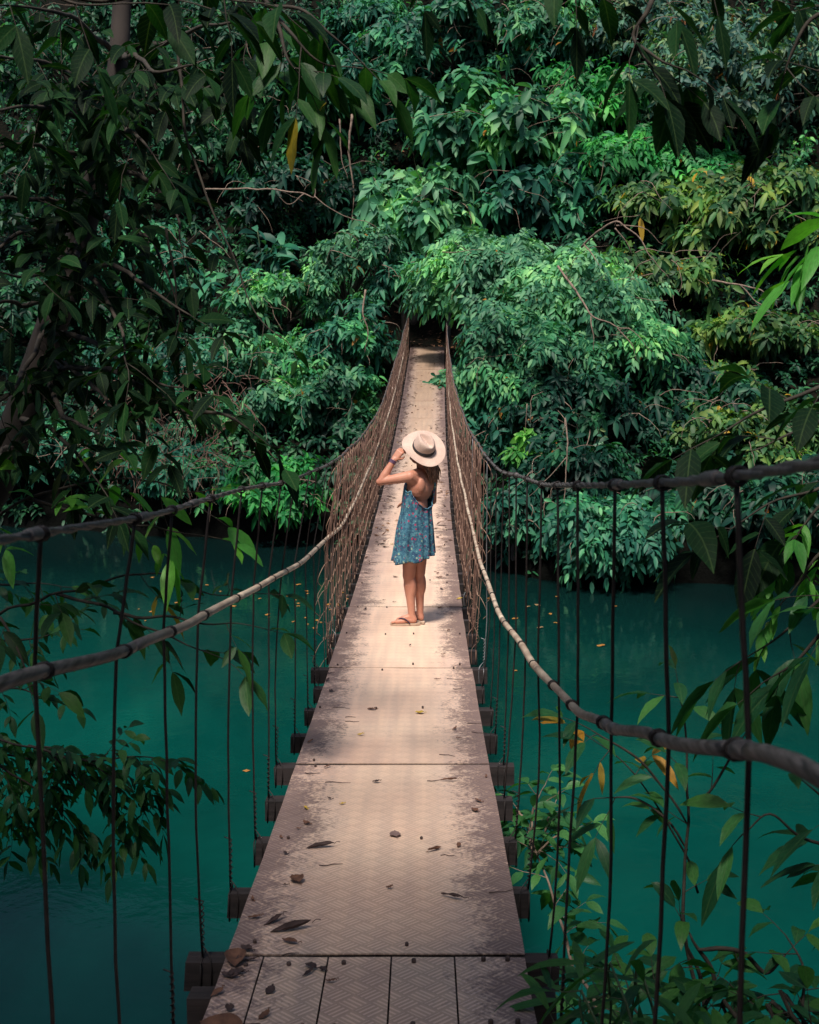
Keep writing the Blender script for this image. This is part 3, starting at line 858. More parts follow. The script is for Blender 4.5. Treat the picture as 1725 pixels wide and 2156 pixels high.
def capsule(mb, a, b, ra, rb, n=14, flat=None):
    """tapered capsule; flat=(axis,scale) squashes the section along an axis"""
    a = Vector(a); b = Vector(b); d = (b - a); L_ = d.length; d.normalize()
    x = d.orthogonal().normalized(); y = d.cross(x)
    ks = [(-1, 0)] + [(-math.cos(t), math.sin(t)) for t in (.35, .7, 1.1, 1.57)]
    rings = []
    for c, s_ in ks[1:]: rings.append((a + d * ra * c, ra * s_))
    for c, s_ in reversed(ks[1:]): rings.append((b - d * rb * c, rb * s_))
    vs = [a - d * ra]
    for c, r_ in rings:
        for k in range(n):
            t = 6.28318 * k / n
            vs.append(c + (x * math.cos(t) + y * math.sin(t)) * r_)
    vs.append(b + d * rb)
    if flat:
        ax, sc = Vector(flat[0]).normalized(), flat[1]; cen = (a + b) / 2
        vs = [v - ax * ((v - (a + d * (v - a).dot(d))).dot(ax)) * (1 - sc) for v in vs]
    fs = [(0, 1 + (k + 1) % n, 1 + k) for k in range(n)]
    for i in range(len(rings) - 1):
        for k in range(n):
            fs.append((1 + i * n + k, 1 + i * n + (k + 1) % n, 1 + (i + 1) * n + (k + 1) % n, 1 + (i + 1) * n + k))
    e = len(vs) - 1; o_ = 1 + (len(rings) - 1) * n
    fs += [(e, o_ + k, o_ + (k + 1) % n) for k in range(n)]
    mb.add(vs, fs)
def ellip(mb, c, r, rot=None, n=20, m=12):
    M = rot or Matrix.Identity(3); vs = [Vector(c) + M @ Vector((0, 0, r[2]))]; fs = []
    for i in range(1, m):
        p = math.pi * i / m
        for k in range(n):
            t = 6.28318 * k / n
            vs.append(Vector(c) + M @ Vector((r[0] * math.sin(p) * math.cos(t), r[1] * math.sin(p) * math.sin(t), r[2] * math.cos(p))))
    vs.append(Vector(c) - M @ Vector((0, 0, r[2])))
    fs = [(0, 1 + k, 1 + (k + 1) % n) for k in range(n)]
    for i in range(m - 2):
        for k in range(n):
            fs.append((1 + i * n + k, 1 + (i + 1) * n + k, 1 + (i + 1) * n + (k + 1) % n, 1 + i * n + (k + 1) % n))
    e = len(vs) - 1; o_ = 1 + (m - 2) * n
    fs += [(e, o_ + (k + 1) % n, o_ + k) for k in range(n)]
    mb.add(vs, fs)
def remeshed(name, mb, m, parent, vox=.006, sm=5):
    o = mb.build(name + '_src', m)
    r = o.modifiers.new('r', 'REMESH'); r.mode = 'VOXEL'; r.voxel_size = vox; r.use_smooth_shade = True
    s_ = o.modifiers.new('s', 'SMOOTH'); s_.iterations = sm; s_.factor = .5
    bpy.context.view_layer.update()
    me = bpy.data.meshes.new_from_object(o.evaluated_get(bpy.context.evaluated_depsgraph_get()))
    me.name = name
    bpy.data.objects.remove(o)
    me.polygons.foreach_set('use_smooth', [True] * len(me.polygons))
    me.materials.clear()
    return link_mesh(name, me, m, parent)

person = empty('person', (PX, PY, PZ), 'woman in patterned blue sundress and straw hat standing on the bridge deck', 'person')
O = Vector((PX, PY, PZ))
person.scale = (.955,) * 3
def B(x, y, z): return O + Vector((x, y, z))
fw = Vector((-.80, .60, 0)).normalized(); lf = Vector((-fw.y, fw.x, 0))   # facing, her left
b = MB()
# legs (left leg nearer the camera)
LA, LK, LH = B(.036, 0, .085), B(.012, -.005, .435), B(.030, -.035, .80)
RA, RK, RH = B(.108, .075, .085), B(.098, .075, .435), B(.112, .075, .80)
for A_, K_, H_ in ((LA, LK, LH), (RA, RK, RH)):
    dn = (A_ - K_)
    capsule(b, A_, K_ + dn * .55, .030, .040)
    capsule(b, K_ + dn * .55, K_ + dn * .22, .041, .053)
    ellip(b, K_ + dn * .27 + Vector((.016, -.006, 0)), (.044, .046, .11))
    capsule(b, K_ + dn * .25, K_, .050, .050)
    ellip(b, K_ + Vector((-.004, .002, .005)), (.051, .050, .075))
    capsule(b, K_, H_, .054, .080)
# feet
def foot(ank, heel, toe, s_):
    d = (toe - heel).normalized(); sd = Vector((-d.y, d.x, 0)) * s_
    capsule(b, ank, heel + Vector((0, 0, .032)) + d * .02, .030, .027)
    capsule(b, heel + d * .02 + Vector((0, 0, .026)), heel + d * .12 + Vector((0, 0, .030)), .026, .028)
    capsule(b, ank + Vector((0, 0, -.01)), heel + d * .15 + Vector((0, 0, .028)), .028, .022)
    capsule(b, heel + d * .10 + sd * .012 + Vector((0, 0, .022)), heel + d * .165 + sd * .024 + Vector((0, 0, .016)), .022, .018)
    capsule(b, heel + d * .10 - sd * .012 + Vector((0, 0, .020)), heel + d * .155 - sd * .022 + Vector((0, 0, .014)), .019, .015)
    for k in range(5):
        t = k / 4
        root = heel + d * (.175 - .022 * t) + sd * (.026 - .056 * t) + Vector((0, 0, .018))
        capsule(b, root, root + d * (.034 - .016 * t) + Vector((0, 0, -.006)), .0115 - .004 * t, .010 - .0035 * t, 8)
SOLE = .016
Lheel, Ltoe = B(.075, -.005, SOLE), B(-.155, -.005, SOLE)
Rheel, Rtoe = B(.125, .05, SOLE), B(.02, .26, SOLE)
foot(LA, Lheel, Ltoe, 1); foot(RA, Rheel, Rtoe, -1)
# trunk
pel = B(.072, .018, .84); wst = B(.078, .015, 1.02); che = B(.100, .018, 1.21); nk = B(.128, .022, 1.355)
Mt = Matrix((( -fw.y, -fw.x, 0), (fw.x, -fw.y, 0), (0, 0, 1))).transposed()
Mt = Matrix.Rotation(math.atan2(lf.y, lf.x), 3, 'Z')   # local x = her left/right
ellip(b, pel, (.155, .105, .13), Mt); ellip(b, wst, (.115, .082, .15), Mt)
ellip(b, che, (.145, .098, .15), Mt); ellip(b, che + fw * .055 + lf * .05 - Vector((0, 0, .03)), (.05, .05, .05)); ellip(b, che + fw * .055 - lf * .05 - Vector((0, 0, .03)), (.05, .05, .05))
LS = che + lf * .155 + Vector((.012, 0, .098)); RS = che - lf * .160 + Vector((.01, 0, .093))
capsule(b, LS + (nk - LS) * .1, nk + Vector((0, 0, -.025)), .045, .042); capsule(b, RS + (nk - RS) * .1, nk + Vector((0, 0, -.025)), .043, .042)
capsule(b, che, LS, .08, .050); capsule(b, che, RS, .08, .048)
# shoulder blades and the furrow of the spine
ellip(b, che - fw * .068 + lf * .065 + Vector((0, 0, .015)), (.045, .03, .07), Mt); ellip(b, che - fw * .068 - lf * .065 + Vector((0, 0, .015)), (.045, .03, .07), Mt)
HC = B(.118, .030, 1.485)
capsule(b, nk + Vector((0, 0, -.05)), HC + Vector((0, 0, -.05)), .050, .046)
# head with a face, tipped back
tip = Matrix.Rotation(R(-24), 3, Vector((lf.x, lf.y, 0)))
hf = (tip @ fw); hu = (tip @ Vector((0, 0, 1)))
if hf.z < 0:
    tip = Matrix.Rotation(R(24), 3, Vector((lf.x, lf.y, 0))); hf = tip @ fw; hu = tip @ Vector((0, 0, 1))
Mh = Matrix((lf, hf, hu)).transposed()
ellip(b, HC + hu * .015 - hf * .01, (.074, .092, .098), Mh)
ellip(b, HC + hf * .028 - hu * .05, (.054, .062, .062), Mh)
ellip(b, HC + hf * .072 - hu * .088, (.022, .020, .018), Mh)
capsule(b, HC + hf * .083 + hu * .012, HC + hf * .104 - hu * .026, .009, .013, 8)
capsule(b, HC + hf * .084 - hu * .056 + lf * .018, HC + hf * .084 - hu * .056 - lf * .018, .008, .008, 8)
capsule(b, HC + hf * .081 - hu * .066 + lf * .014, HC + hf * .081 - hu * .066 - lf * .014, .008, .008, 8)
for sg in (-1, 1):
    ellip(b, HC + lf * sg * .076 - hu * .015 - hf * .006, (.010, .018, .030), Mh)
    capsule(b, HC + hf * .076 + hu * .028 + lf * sg * .045, HC + hf * .086 + hu * .026 + lf * sg * .015, .009, .009, 8)
# left arm, raised
LE = B(-.222, -.085, 1.262); LW = B(-.112, -.045, 1.442)
dn = LE - LS
capsule(b, LS, LS + dn * .5, .049, .042); capsule(b, LS + dn * .45, LE, .042, .033); ellip(b, LE + Vector((-.012, 0, -.004)), (.03, .03, .03))
dn = LW - LE
capsule(b, LE, LE + dn * .3, .034, .036); capsule(b, LE + dn * .3, LW, .036, .023)
# hand: palm, four bent fingers and the thumb on the hat brim
hd = (B(-.058, -.035, 1.512) - LW).normalized(); pn = Vector((.35, .80, -.2)); pn = (pn - hd * pn.dot(hd)).normalized(); sd = hd.cross(pn).normalized()
palm = LW + hd * .045
for q in (-.024, -.008, .008, .024):
    capsule(b, LW + hd * .005 + sd * q * .6, LW + hd * .080 + sd * q, .015, .0125, 8)
for k, q in enumerate((-.026, -.009, .009, .025)):
    ln = (.030, .035, .034, .027)[k]
    a0 = LW + hd * .082 + sd * q
    a1 = a0 + (hd * .75 + pn * .6).normalized() * ln
    a2 = a1 + (hd * .05 + pn * 1.0).normalized() * ln * .75
    a3 = a2 + (-hd * .5 + pn * .8).normalized() * ln * .6
    capsule(b, a0, a1, .0092, .0084, 8); capsule(b, a1, a2, .0084, .0076, 8); capsule(b, a2, a3, .0076, .0066, 8)
ts = -1 if sd.x < 0 else 1
t0 = LW + hd * .022 + sd * .024 * ts; t1 = t0 + (hd * .6 + sd * ts * .55 + pn * .5).normalized() * .036; t2 = t1 + (hd * .75 + pn * .55).normalized() * .030
capsule(b, t0, t1, .0125, .0100, 8); capsule(b, t1, t2, .0100, .0082, 8)
# right arm, elbow back and forearm across the front
RE = B(.215, .150, 1.055); RW = B(.04, .235, 1.03)
dn = RE - RS
capsule(b, RS, RS + dn * .5, .047, .041); capsule(b, RS + dn * .45, RE, .041, .034)
dn = RW - RE
capsule(b, RE, RE + dn * .35, .034, .035); capsule(b, RE + dn * .3, RW, .035, .023)
rd = dn.normalized(); rn = Vector((0, 0, -1)); rs = rd.cross(rn).normalized()
for q in (-.024, -.008, .008, .024):
    capsule(b, RW + rd * .005 + rs * q * .6, RW + rd * .078 + rs * q, .014, .012, 8)
for k, q in enumerate((-.026, -.009, .009, .025)):
    ln = (.030, .035, .034, .027)[k]; a0 = RW + rd * .080 + rs * q
    a1 = a0 + (rd + rn * .35).normalized() * ln; a2 = a1 + (rd + rn * .8).normalized() * ln * .75; a3 = a2 + (rd * .6 + rn).normalized() * ln * .6
    capsule(b, a0, a1, .0092, .0084, 8); capsule(b, a1, a2, .0084, .0076, 8); capsule(b, a2, a3, .0076, .0066, 8)
t0 = RW + rd * .02 - rs * .022; t1 = t0 + (rd * .7 - rs * .6).normalized() * .036; t2 = t1 + (rd + rn * .3).normalized() * .03
capsule(b, t0, t1, .0125, .0100, 8); capsule(b, t1, t2, .0100, .0082, 8)
remeshed('body', b, SKIN, person, .0048, 5)

# eyes
EYE = simple('eye', (.02, .012, .01), (.05, .03, .02), 3, .2, 0)
for sg in (-1, 1):
    mb = MB(); ellip(mb, HC + hf * .0765 + hu * .010 + lf * sg * .030, (.011, .007, .007), Mh, 12, 8); mb.build('eye', EYE, person)

# dress
def dress_mat():
    m, nt, bb = mat('patterned_dress'); L = nt.links
    tc = node(nt, 'ShaderNodeTexCoord'); co = tc.outputs['Object']
    nz = noise_n(nt, co, 30, 4, .7, 1.0)
    r = ramp(nt, [(.36, (.02, .055, .13)), (.5, (.04, .15, .23)), (.62, (.11, .29, .36))]); L.new(nz.outputs[0], r.inputs[0])
    c = r.outputs[0]
    for sc, col, th, seed in ((33, (.42, .03, .10), .30, 0), (27, (.36, .50, .36), .24, 3.3), (38, (.20, .42, .46), .22, 7.7), (29, (.13, .02, .10), .22, 12.1)):
        mp = node(nt, 'ShaderNodeMapping'); mp.inputs['Location'].default_value = (seed, seed, seed); L.new(co, mp.inputs[0])
        v = node(nt, 'ShaderNodeTexVoronoi'); v.inputs['Scale'].default_value = sc; L.new(mp.outputs[0], v.inputs['Vector'])
        sepc = node(nt, 'ShaderNodeSeparateColor'); L.new(v.outputs['Color'], sepc.inputs[0])
        pick = math_n(nt, 'GREATER_THAN', sepc.outputs[0], .52)
        spot = math_n(nt, 'MULTIPLY', math_n(nt, 'LESS_THAN', v.outputs['Distance'], th), pick)
        c = mixc(nt, math_n(nt, 'MULTIPLY', spot, .85), c, col)
    L.new(c, bb.inputs['Base Color']); bb.inputs['Roughness'].default_value = .85
    n2 = noise_n(nt, co, 200, 2); bump(nt, bb, n2.outputs[0], .2, .002)
    return m
DRESS = dress_mat()
mb = MB()
nA, nZ = 96, 34
# rings: z, centre, half width along her side axis, half depth along facing
prof = [(.59, B(.052, .022, 0), .196, .165), (.70, B(.060, .02, 0), .182, .148), (.84, B(.068, .018, 0), .176, .133), (1.0, B(.078, .016, 0), .150, .114), (1.12, B(.090, .017, 0), .156, .116), (1.22, B(.100, .018, 0), .156, .112), (1.36, B(.118, .020, 0), .090, .085)]
def prof_at(z):
    for p, q in zip(prof, prof[1:]):
        if z <= q[0]:
            t = (z - p[0]) / (q[0] - p[0]); return p[1].lerp(q[1], t), p[2] + (q[2] - p[2]) * t, p[3] + (q[3] - p[3]) * t
    return prof[-1][1:]
vs = []; fs = []
def dress_pt(a, z):
    c, rw, rdp = prof_at(z)
    back = math.cos(a)            # +1 = straight behind her
    k = (1.22 - z) / .68; k = max(0, min(1, k))
    fold_ = (.012 * math.sin(a * 9 + 2 * math.sin(a * 2)) + .010 * math.sin(a * 15 + 1.3) + .007 * math.sin(a * 5 + z * 9)) * (.12 + .95 * k ** 1.1)
    wr = rw + fold_; dr_ = rdp + fold_
    p = c - fw * (math.cos(a) * dr_) + lf * (math.sin(a) * wr)
    p.z = O.z + z + .006 * math.sin(a * 6 + 1) * (z < .6)
    return p
for i in range(nZ + 1):
    for j in range(nA):
        a = 2 * math.pi * j / nA
        back = math.cos(a)
        top = 1.19 + .13 * max(0, -back) ** .7 - .165 * max(0, back) ** 1.4
        if abs(back) < .3: top = 1.19 - .02 * (1 - abs(back) / .3)
        hem = .590 + .028 * math.sin(a + 2.6) + (.05 if False else 0)
        z = hem + (top - hem) * i / nZ
        vs.append(dress_pt(a, z))
for i in range(nZ):
    for j in range(nA):
        fs.append((i * nA + j, i * nA + (j + 1) % nA, (i + 1) * nA + (j + 1) % nA, (i + 1) * nA + j))
mb.add(vs, fs)
# straps from the front over the shoulders down to the back opening
for sg in (-1,):
    pts = curve_pts([dress_pt(math.pi - sg * .55, 1.30), che + fw * .05 + lf * sg * .075 + Vector((0, 0, .135)), che + lf * sg * .072 + Vector((.005, 0, .158)), che - fw * .075 + lf * sg * .070 + Vector((0, 0, .10)), che - fw * .108 + lf * sg * .075 + Vector((0, 0, .02)), dress_pt(sg * .75, 1.12)], 6)
    mb.tube(pts, .0055, 6)
mb.tube([dress_pt(2 * math.pi * j / nA, 1.19 + .13 * max(0, -math.cos(2 * math.pi * j / nA)) ** .7 - .165 * max(0, math.cos(2 * math.pi * j / nA)) ** 1.4 if abs(math.cos(2 * math.pi * j / nA)) >= .3 else 1.19 - .02 * (1 - abs(math.cos(2 * math.pi * j / nA)) / .3)) for j in range(nA + 1)], .0028, 5)
d_o = mb.build('dress', DRESS, person)
sm = d_o.modifiers.new('thick', 'SOLIDIFY'); sm.thickness = .003; sm.offset = 1

# hair
def hair_mat():
    m, nt, bb = mat('brown_hair'); L = nt.links
    tc = node(nt, 'ShaderNodeTexCoord'); mp = node(nt, 'ShaderNodeMapping'); mp.inputs['Scale'].default_value = (90, 90, 6); L.new(tc.outputs['Object'], mp.inputs[0])
    nz = noise_n(nt, mp.outputs[0], 1, 3)
    r = ramp(nt, [(.3, (.07, .036, .028)), (.5, (.24, .13, .09)), (.72, (.46, .29, .21))]); L.new(nz.outputs[0], r.inputs[0])
    L.new(r.outputs[0], bb.inputs['Base Color']); bb.inputs['Roughness'].default_value = .45
    return m
HAIR = hair_mat()
mb = MB(); rg = random.Random(5)
for k in range(200):
    a = rg.uniform(-1.5, 1.9)       # around the back of the head
    st = HC + (-hf * math.cos(a) * .090 + lf * -math.sin(a) * .080) + hu * rg.uniform(-.03, .05)
    endx = che - lf * (.07 + .026 * rg.gauss(0, 1) + .02 * a) - fw * (.104 + .012 * rg.random()) + Vector((0, 0, rg.uniform(.015, .10)))
    m1 = st.lerp(endx, .35) - fw * .015 + Vector((rg.uniform(-.008, .008), rg.uniform(-.008, .008), -.01))
    m2 = st.lerp(endx, .72) - fw * .012 + Vector((rg.uniform(-.012, .012), rg.uniform(-.01, .01), 0))
    if abs(a) > 1.2:
        endx = nk + lf * (-math.sin(a)) * .07 + Vector((0, 0, rg.uniform(-.02, .02)))
        m1 = st.lerp(endx, .35); m2 = st.lerp(endx, .7)
    mb.tube(curve_pts([st, m1, m2, endx], 4), [.006, .007, .007, .007, .007, .007, .0065, .006, .0055, .005, .004, .003, .001], 5)
ellip(mb, HC + hu * .028 - hf * .022, (.081, .094, .092), Mh)
mb.build('hair', HAIR, person)

# hat
def straw_mat():
    m, nt, bb = mat('straw'); L = nt.links
    tc = node(nt, 'ShaderNodeTexCoord'); n1 = noise_n(nt, tc.outputs['Object'], 7, 4); n2 = noise_n(nt, tc.outputs['Object'], 160, 3, .7)
    r = ramp(nt, [(.3, (.56, .40, .34)), (.7, (.72, .56, .48))]); L.new(n1.outputs[0], r.inputs[0])
    r2 = ramp(nt, [(.35, (.82, .80, .78)), (.65, (1.06, 1.06, 1.06))]); L.new(n2.outputs[0], r2.inputs[0])
    L.new(mixc(nt, .8, r.outputs[0], r2.outputs[0], 'MULTIPLY'), bb.inputs['Base Color']); bb.inputs['Roughness'].default_value = .85
    bump(nt, bb, n2.outputs[0], .5, .002)
    return m
STRAW = straw_mat()
hn = Vector((.17, -.66, .74)).normalized()
hfw = (Vector((-.62, .78, 0)) - hn * Vector((-.62, .78, 0)).dot(hn)).normalized(); hsd = hn.cross(hfw)
hc = B(.135, -.012, 1.530)
def HP(x, y, z): return hc + hsd * x + hfw * y + hn * z
mb = MB(); nA = 64; vs = []; fs = []
rings = [(.178, 0), (.172, 0), (.15, 0), (.125, 0), (.10, 0), (.088, .004), (.086, .03), (.083, .06), (.079, .095), (.072, .116), (.058, .126), (.035, .122), (.012, .117)]
def hat_ring(r, z, j):
    a = 2 * math.pi * j / nA
    x = r * math.cos(a); y = r * math.sin(a) * 1.10
    zz = z
    if r > .087:
        q = (r - .088) / .09
        zz += q * q * (.026 * math.cos(a) ** 2 - .014 * math.sin(a) ** 2 + .006 * math.sin(3 * a + 1))
    if z > .05:
        # pinched front, creased crown
        k = (z - .05) / .06
        fr = max(0, y / .09)
        x *= 1 - .55 * k * fr ** 1.2 - .12 * k
        zz += k * (.014 * (y / .09))
        zz -= k * .030 * math.exp(-(x / .026) ** 2) * (1 if r < .07 else .25)
    return HP(x, y, zz)
for r_, z_ in rings:
    for j in range(nA): vs.append(hat_ring(r_, z_, j))
for i in range(len(rings) - 1):
    for j in range(nA): fs.append((i * nA + j, i * nA + (j + 1) % nA, (i + 1) * nA + (j + 1) % nA, (i + 1) * nA + j))
fs.append(tuple((len(rings) - 1) * nA + j for j in range(nA)))
mb.add(vs, fs)
hat = mb.build('sun_hat', STRAW, person)
md = hat.modifiers.new('thick', 'SOLIDIFY'); md.thickness = .003
md = hat.modifiers.new('sub', 'SUBSURF'); md.levels = md.render_levels = 1
mb = MB(); vs = []; fs = []
for z_, r_ in ((.003, .0885), (.003, .0935), (.038, .0905), (.038, .0855)):
    for j in range(nA):
        a = 2 * math.pi * j / nA; vs.append(HP(r_ * math.cos(a), r_ * math.sin(a) * 1.10, z_))
for i in range(4):
    for j in range(nA): fs.append((i * nA + j, i * nA + (j + 1) % nA, ((i + 1) % 4) * nA + (j + 1) % nA, ((i + 1) % 4) * nA + j))
mb.add(vs, fs)
bd = mb.build('hat_band', simple('black_ribbon', (.008, .008, .012), (.016, .015, .02), 20, .6, .1), person)
# bracelet, flip-flops
mb = MB(); ax = (LW - LE).normalized()
for k, rr in enumerate((.0265, .0262, .026)): mb.torus(LW - ax * (.012 + k * .010), ax, rr, .0048, 16, 6)
mb.build('bracelet', simple('bracelet_purple', (.07, .03, .09), (.20, .12, .20), 60, .6, .2), person)
SOLEM = simple('sandal_sole', (.42, .30, .22), (.55, .42, .32), 20, .8, .1)
STRAP = simple('sandal_strap', (.02, .012, .03), (.04, .02, .05), 20, .4, .1)
for heel, toe, s_ in ((Lheel, Ltoe, 1), (Rheel, Rtoe, -1)):
    d = (toe - heel).normalized(); sd_ = Vector((-d.y, d.x, 0)) * s_; mb = MB(); n = 28; vs = []
    Ls = .262; cen = heel + d * .095
    for zz in (-.015, .001):
        for k in range(n):
            t = 2 * math.pi * k / n; x = math.cos(t) * Ls / 2; w = .040 + .008 * (math.cos(t)) - .006 * math.exp(-((x + .01) / .04) ** 2)
            vs.append(cen + d * x + sd_ * (math.sin(t) * w) + Vector((0, 0, zz)))
    fs = [tuple(range(n))[::-1], tuple(range(n, 2 * n))] + [(k, (k + 1) % n, n + (k + 1) % n, n + k) for k in range(n)]
    mb.add(vs, fs); so = mb.build('flip_flop', SOLEM, person, smooth=False)
    mb = MB(); post = heel + d * .165 + sd_ * .012 + Vector((0, 0, .002))
    for sg in (-1, 1):
        mb.tube(curve_pts([post, post + Vector((0, 0, .030)) - d * .006, heel + d * .115 + sd_ * sg * .030 + Vector((0, 0, .050)), heel + d * .07 + sd_ * sg * .038 + Vector((0, 0, .022)), heel + d * .055 + sd_ * sg * .038], 5), .006, 6)
    st_o = mb.build('strap', STRAP, so); st_o.matrix_parent_inverse = Matrix.Identity(4)

# ------------------------------------------------------------------ trees of the far bank
def hit(u, v):
    y = 26.0
    while y < 70:
        p = at(u, v, y)
        if p.z < max(hill_z(p.x, y), -.0): return y
        y += .25
    return 70
def tree(label, u, v, y, rx, rz, m, style='ros', ll=.26, clumps=12, shoots=34, cat='tree', name='jungle_tree', ry=None, seed=None, group=None, dens=1.0, droop=.55, flat=.66, nseg=4, core=True):
    seed = seed if seed is not None else int(u * 3 + v * 7 + y)
    rg = np.random.default_rng(seed); rr = random.Random(seed)
    ry = ry or rx * .7
    y0_ = y; y = min(y, max(hit(u, v) - ry * .75, 27.5)); k_ = max(.75, y / y0_); rx *= k_; rz *= k_; ry *= k_; ll *= 1.28; shoots = int(shoots * .85)
    c = at(u, v, y)
    gx, gy = c.x + rr.uniform(-.3, .3), c.y + ry * .5
    gz = hill_z(gx, gy)
    if gz > c.z - .3: gz = c.z - rz - .6
    root = empty(name, (gx, gy, gz), label, cat, group)
    # clump centres over the crown ellipsoid
    cl = []
    for k in range(int(clumps * 1.25)):
        for _ in range(30):
            d = rg.normal(size=3); d /= np.linalg.norm(d)
            if d[2] < -.55: d[2] *= -.5
            if d[1] > .4 and rg.random() < .6: d[1] *= -1
            q = np.array([d[0] * rx, d[1] * ry, d[2] * rz]) * rg.uniform(.5, 1.18)
            if all(np.linalg.norm((q - e) / np.array([rx, ry, rz])) > .36 for e in cl): break
        cl.append(q)
    tb = MB(); base = Vector((gx, gy, gz - .2)); cv = Vector(c)
    fork = base.lerp(cv, .62) + Vector((rr.uniform(-.2, .2), 0, 0))
    h = (cv - base).length; tr = .035 + .022 * h
    tb.tube(curve_pts([base, base.lerp(fork, .5) + Vector((rr.uniform(-.15, .15) * h * .2, 0, 0)), fork], 4), [tr * (1.3 - .6 * i / 8) for i in range(9)], 8)
    Lv = Leaves()
    s0 = (rx * ry * rz) ** (1 / 3) * .39
    for q in cl:
        cc = np.array(c) + q
        cr = s0 * rg.uniform(.6, 1.4)
        rad = np.array([cr * 1.15, cr * 1.0, cr * flat])
        e = Vector(cc) - Vector((0, 0, rad[2] * .4))
        mid = fork.lerp(e, .5) + Vector((rr.uniform(-.2, .2), rr.uniform(-.2, .2), rr.uniform(0, .25))) * cr
        tb.tube(curve_pts([fork, mid, e], 4), [tr * .5 * (1 - .85 * i / 8) + .006 for i in range(9)], 5)
        n = int(shoots * dens * rg.uniform(.8, 1.2))
        d = norm(rg.normal(size=(n, 3))); lo = d[:, 2] < -.25; d[lo, 2] *= -.6; d = norm(d)
        out = rg.random((n, 1)) < .16; d = norm(d)
        bl = (1 + .45 * out) * (1 + .30 * np.sin(d[:, :1] * 5 + seed) * np.cos(d[:, 1:2] * 4 + seed * 2))
        C = cc + d * rad * rg.uniform(.68, 1.08, (n, 1)) * bl
        C[:, 2] -= .18 * rad[2] * (np.hypot(d[:, 0], d[:, 1]) ** 2)
        A = d * np.array([1, 1, .7]) + np.array([0, -.12, .45]) + rg.normal(size=(n, 3)) * .25
        if style == 'ros': rosettes(Lv, C, A, rg, 8, ll, .36, droop)
        elif style == 'big': rosettes(Lv, C, A, rg, 7, ll, .42, droop)
        elif style == 'pin': pinnates(Lv, C, A, rg, 4, 4, ll, .40, droop * .8)
        elif style == 'fine': rosettes(Lv, C, A, rg, 9, ll, .42, droop)
        for kk in range(0, n, 3):
            t_ = Vector(C[kk]); tb.tube([e, e.lerp(t_, .5) + Vector((0, 0, .03)), t_], [.010, .007, .003], 3, cap=False)
        if core:
            n2 = max(4, int(n * .4)); d2 = norm(rg.normal(size=(n2, 3)))
            rosettes(Lv, cc + d2 * rad * rg.uniform(.1, .6, (n2, 1)), d2 + [0, 0, .2], rg, 5, ll * 1.1, .45, .6)
    for k in range(9):
        q = Vector(c) + Vector((rr.uniform(-.9, .9) * rx, -ry * rr.uniform(.5, 1.0), rr.uniform(-.2, .8) * rz)); d_ = Vector((rr.uniform(-1, 1), -.4, rr.uniform(-.2, .9))).normalized(); pp = [q.copy()]; tb.tube([fork, fork.lerp(q, .5), q], [.018, .016, .013], 4, 0, cap=False)
        for j in range(7): d_ = (d_ + Vector((rr.uniform(-.4, .4), rr.uniform(-.2, .1), rr.uniform(-.45, .15)))).normalized(); q = q + d_ * rx * .11; pp.append(q.copy())
        tb.tube(pp, [.014 - .0016 * j for j in range(8)], 4, 1, cap=False)
    # loose shoots between the clumps
    n = int(clumps * shoots * .14); d = norm(rg.normal(size=(n, 3))); d[:, 2] = np.abs(d[:, 2]) * np.where(rg.random(n) < .7, 1, -1); d[:, 1] = np.where(d[:, 1] > .3, -d[:, 1], d[:, 1])
    C = np.array(c) + d * np.array([rx, ry, rz]) * rg.uniform(.5, 1.38, (n, 1))
    A = d + np.array([0, -.2, .3]) + rg.normal(size=(n, 3)) * .4
    if style == 'pin': pinnates(Lv, C, A, rg, 3, 4, ll * 1.05, .40, droop)
    else: rosettes(Lv, C, A, rg, 6, ll * 1.1, .36, droop * 1.3)
    tb.build('trunk', [BARK, TWIG_PALE], root); Lv.build('crown', m, root, nseg)
    return root

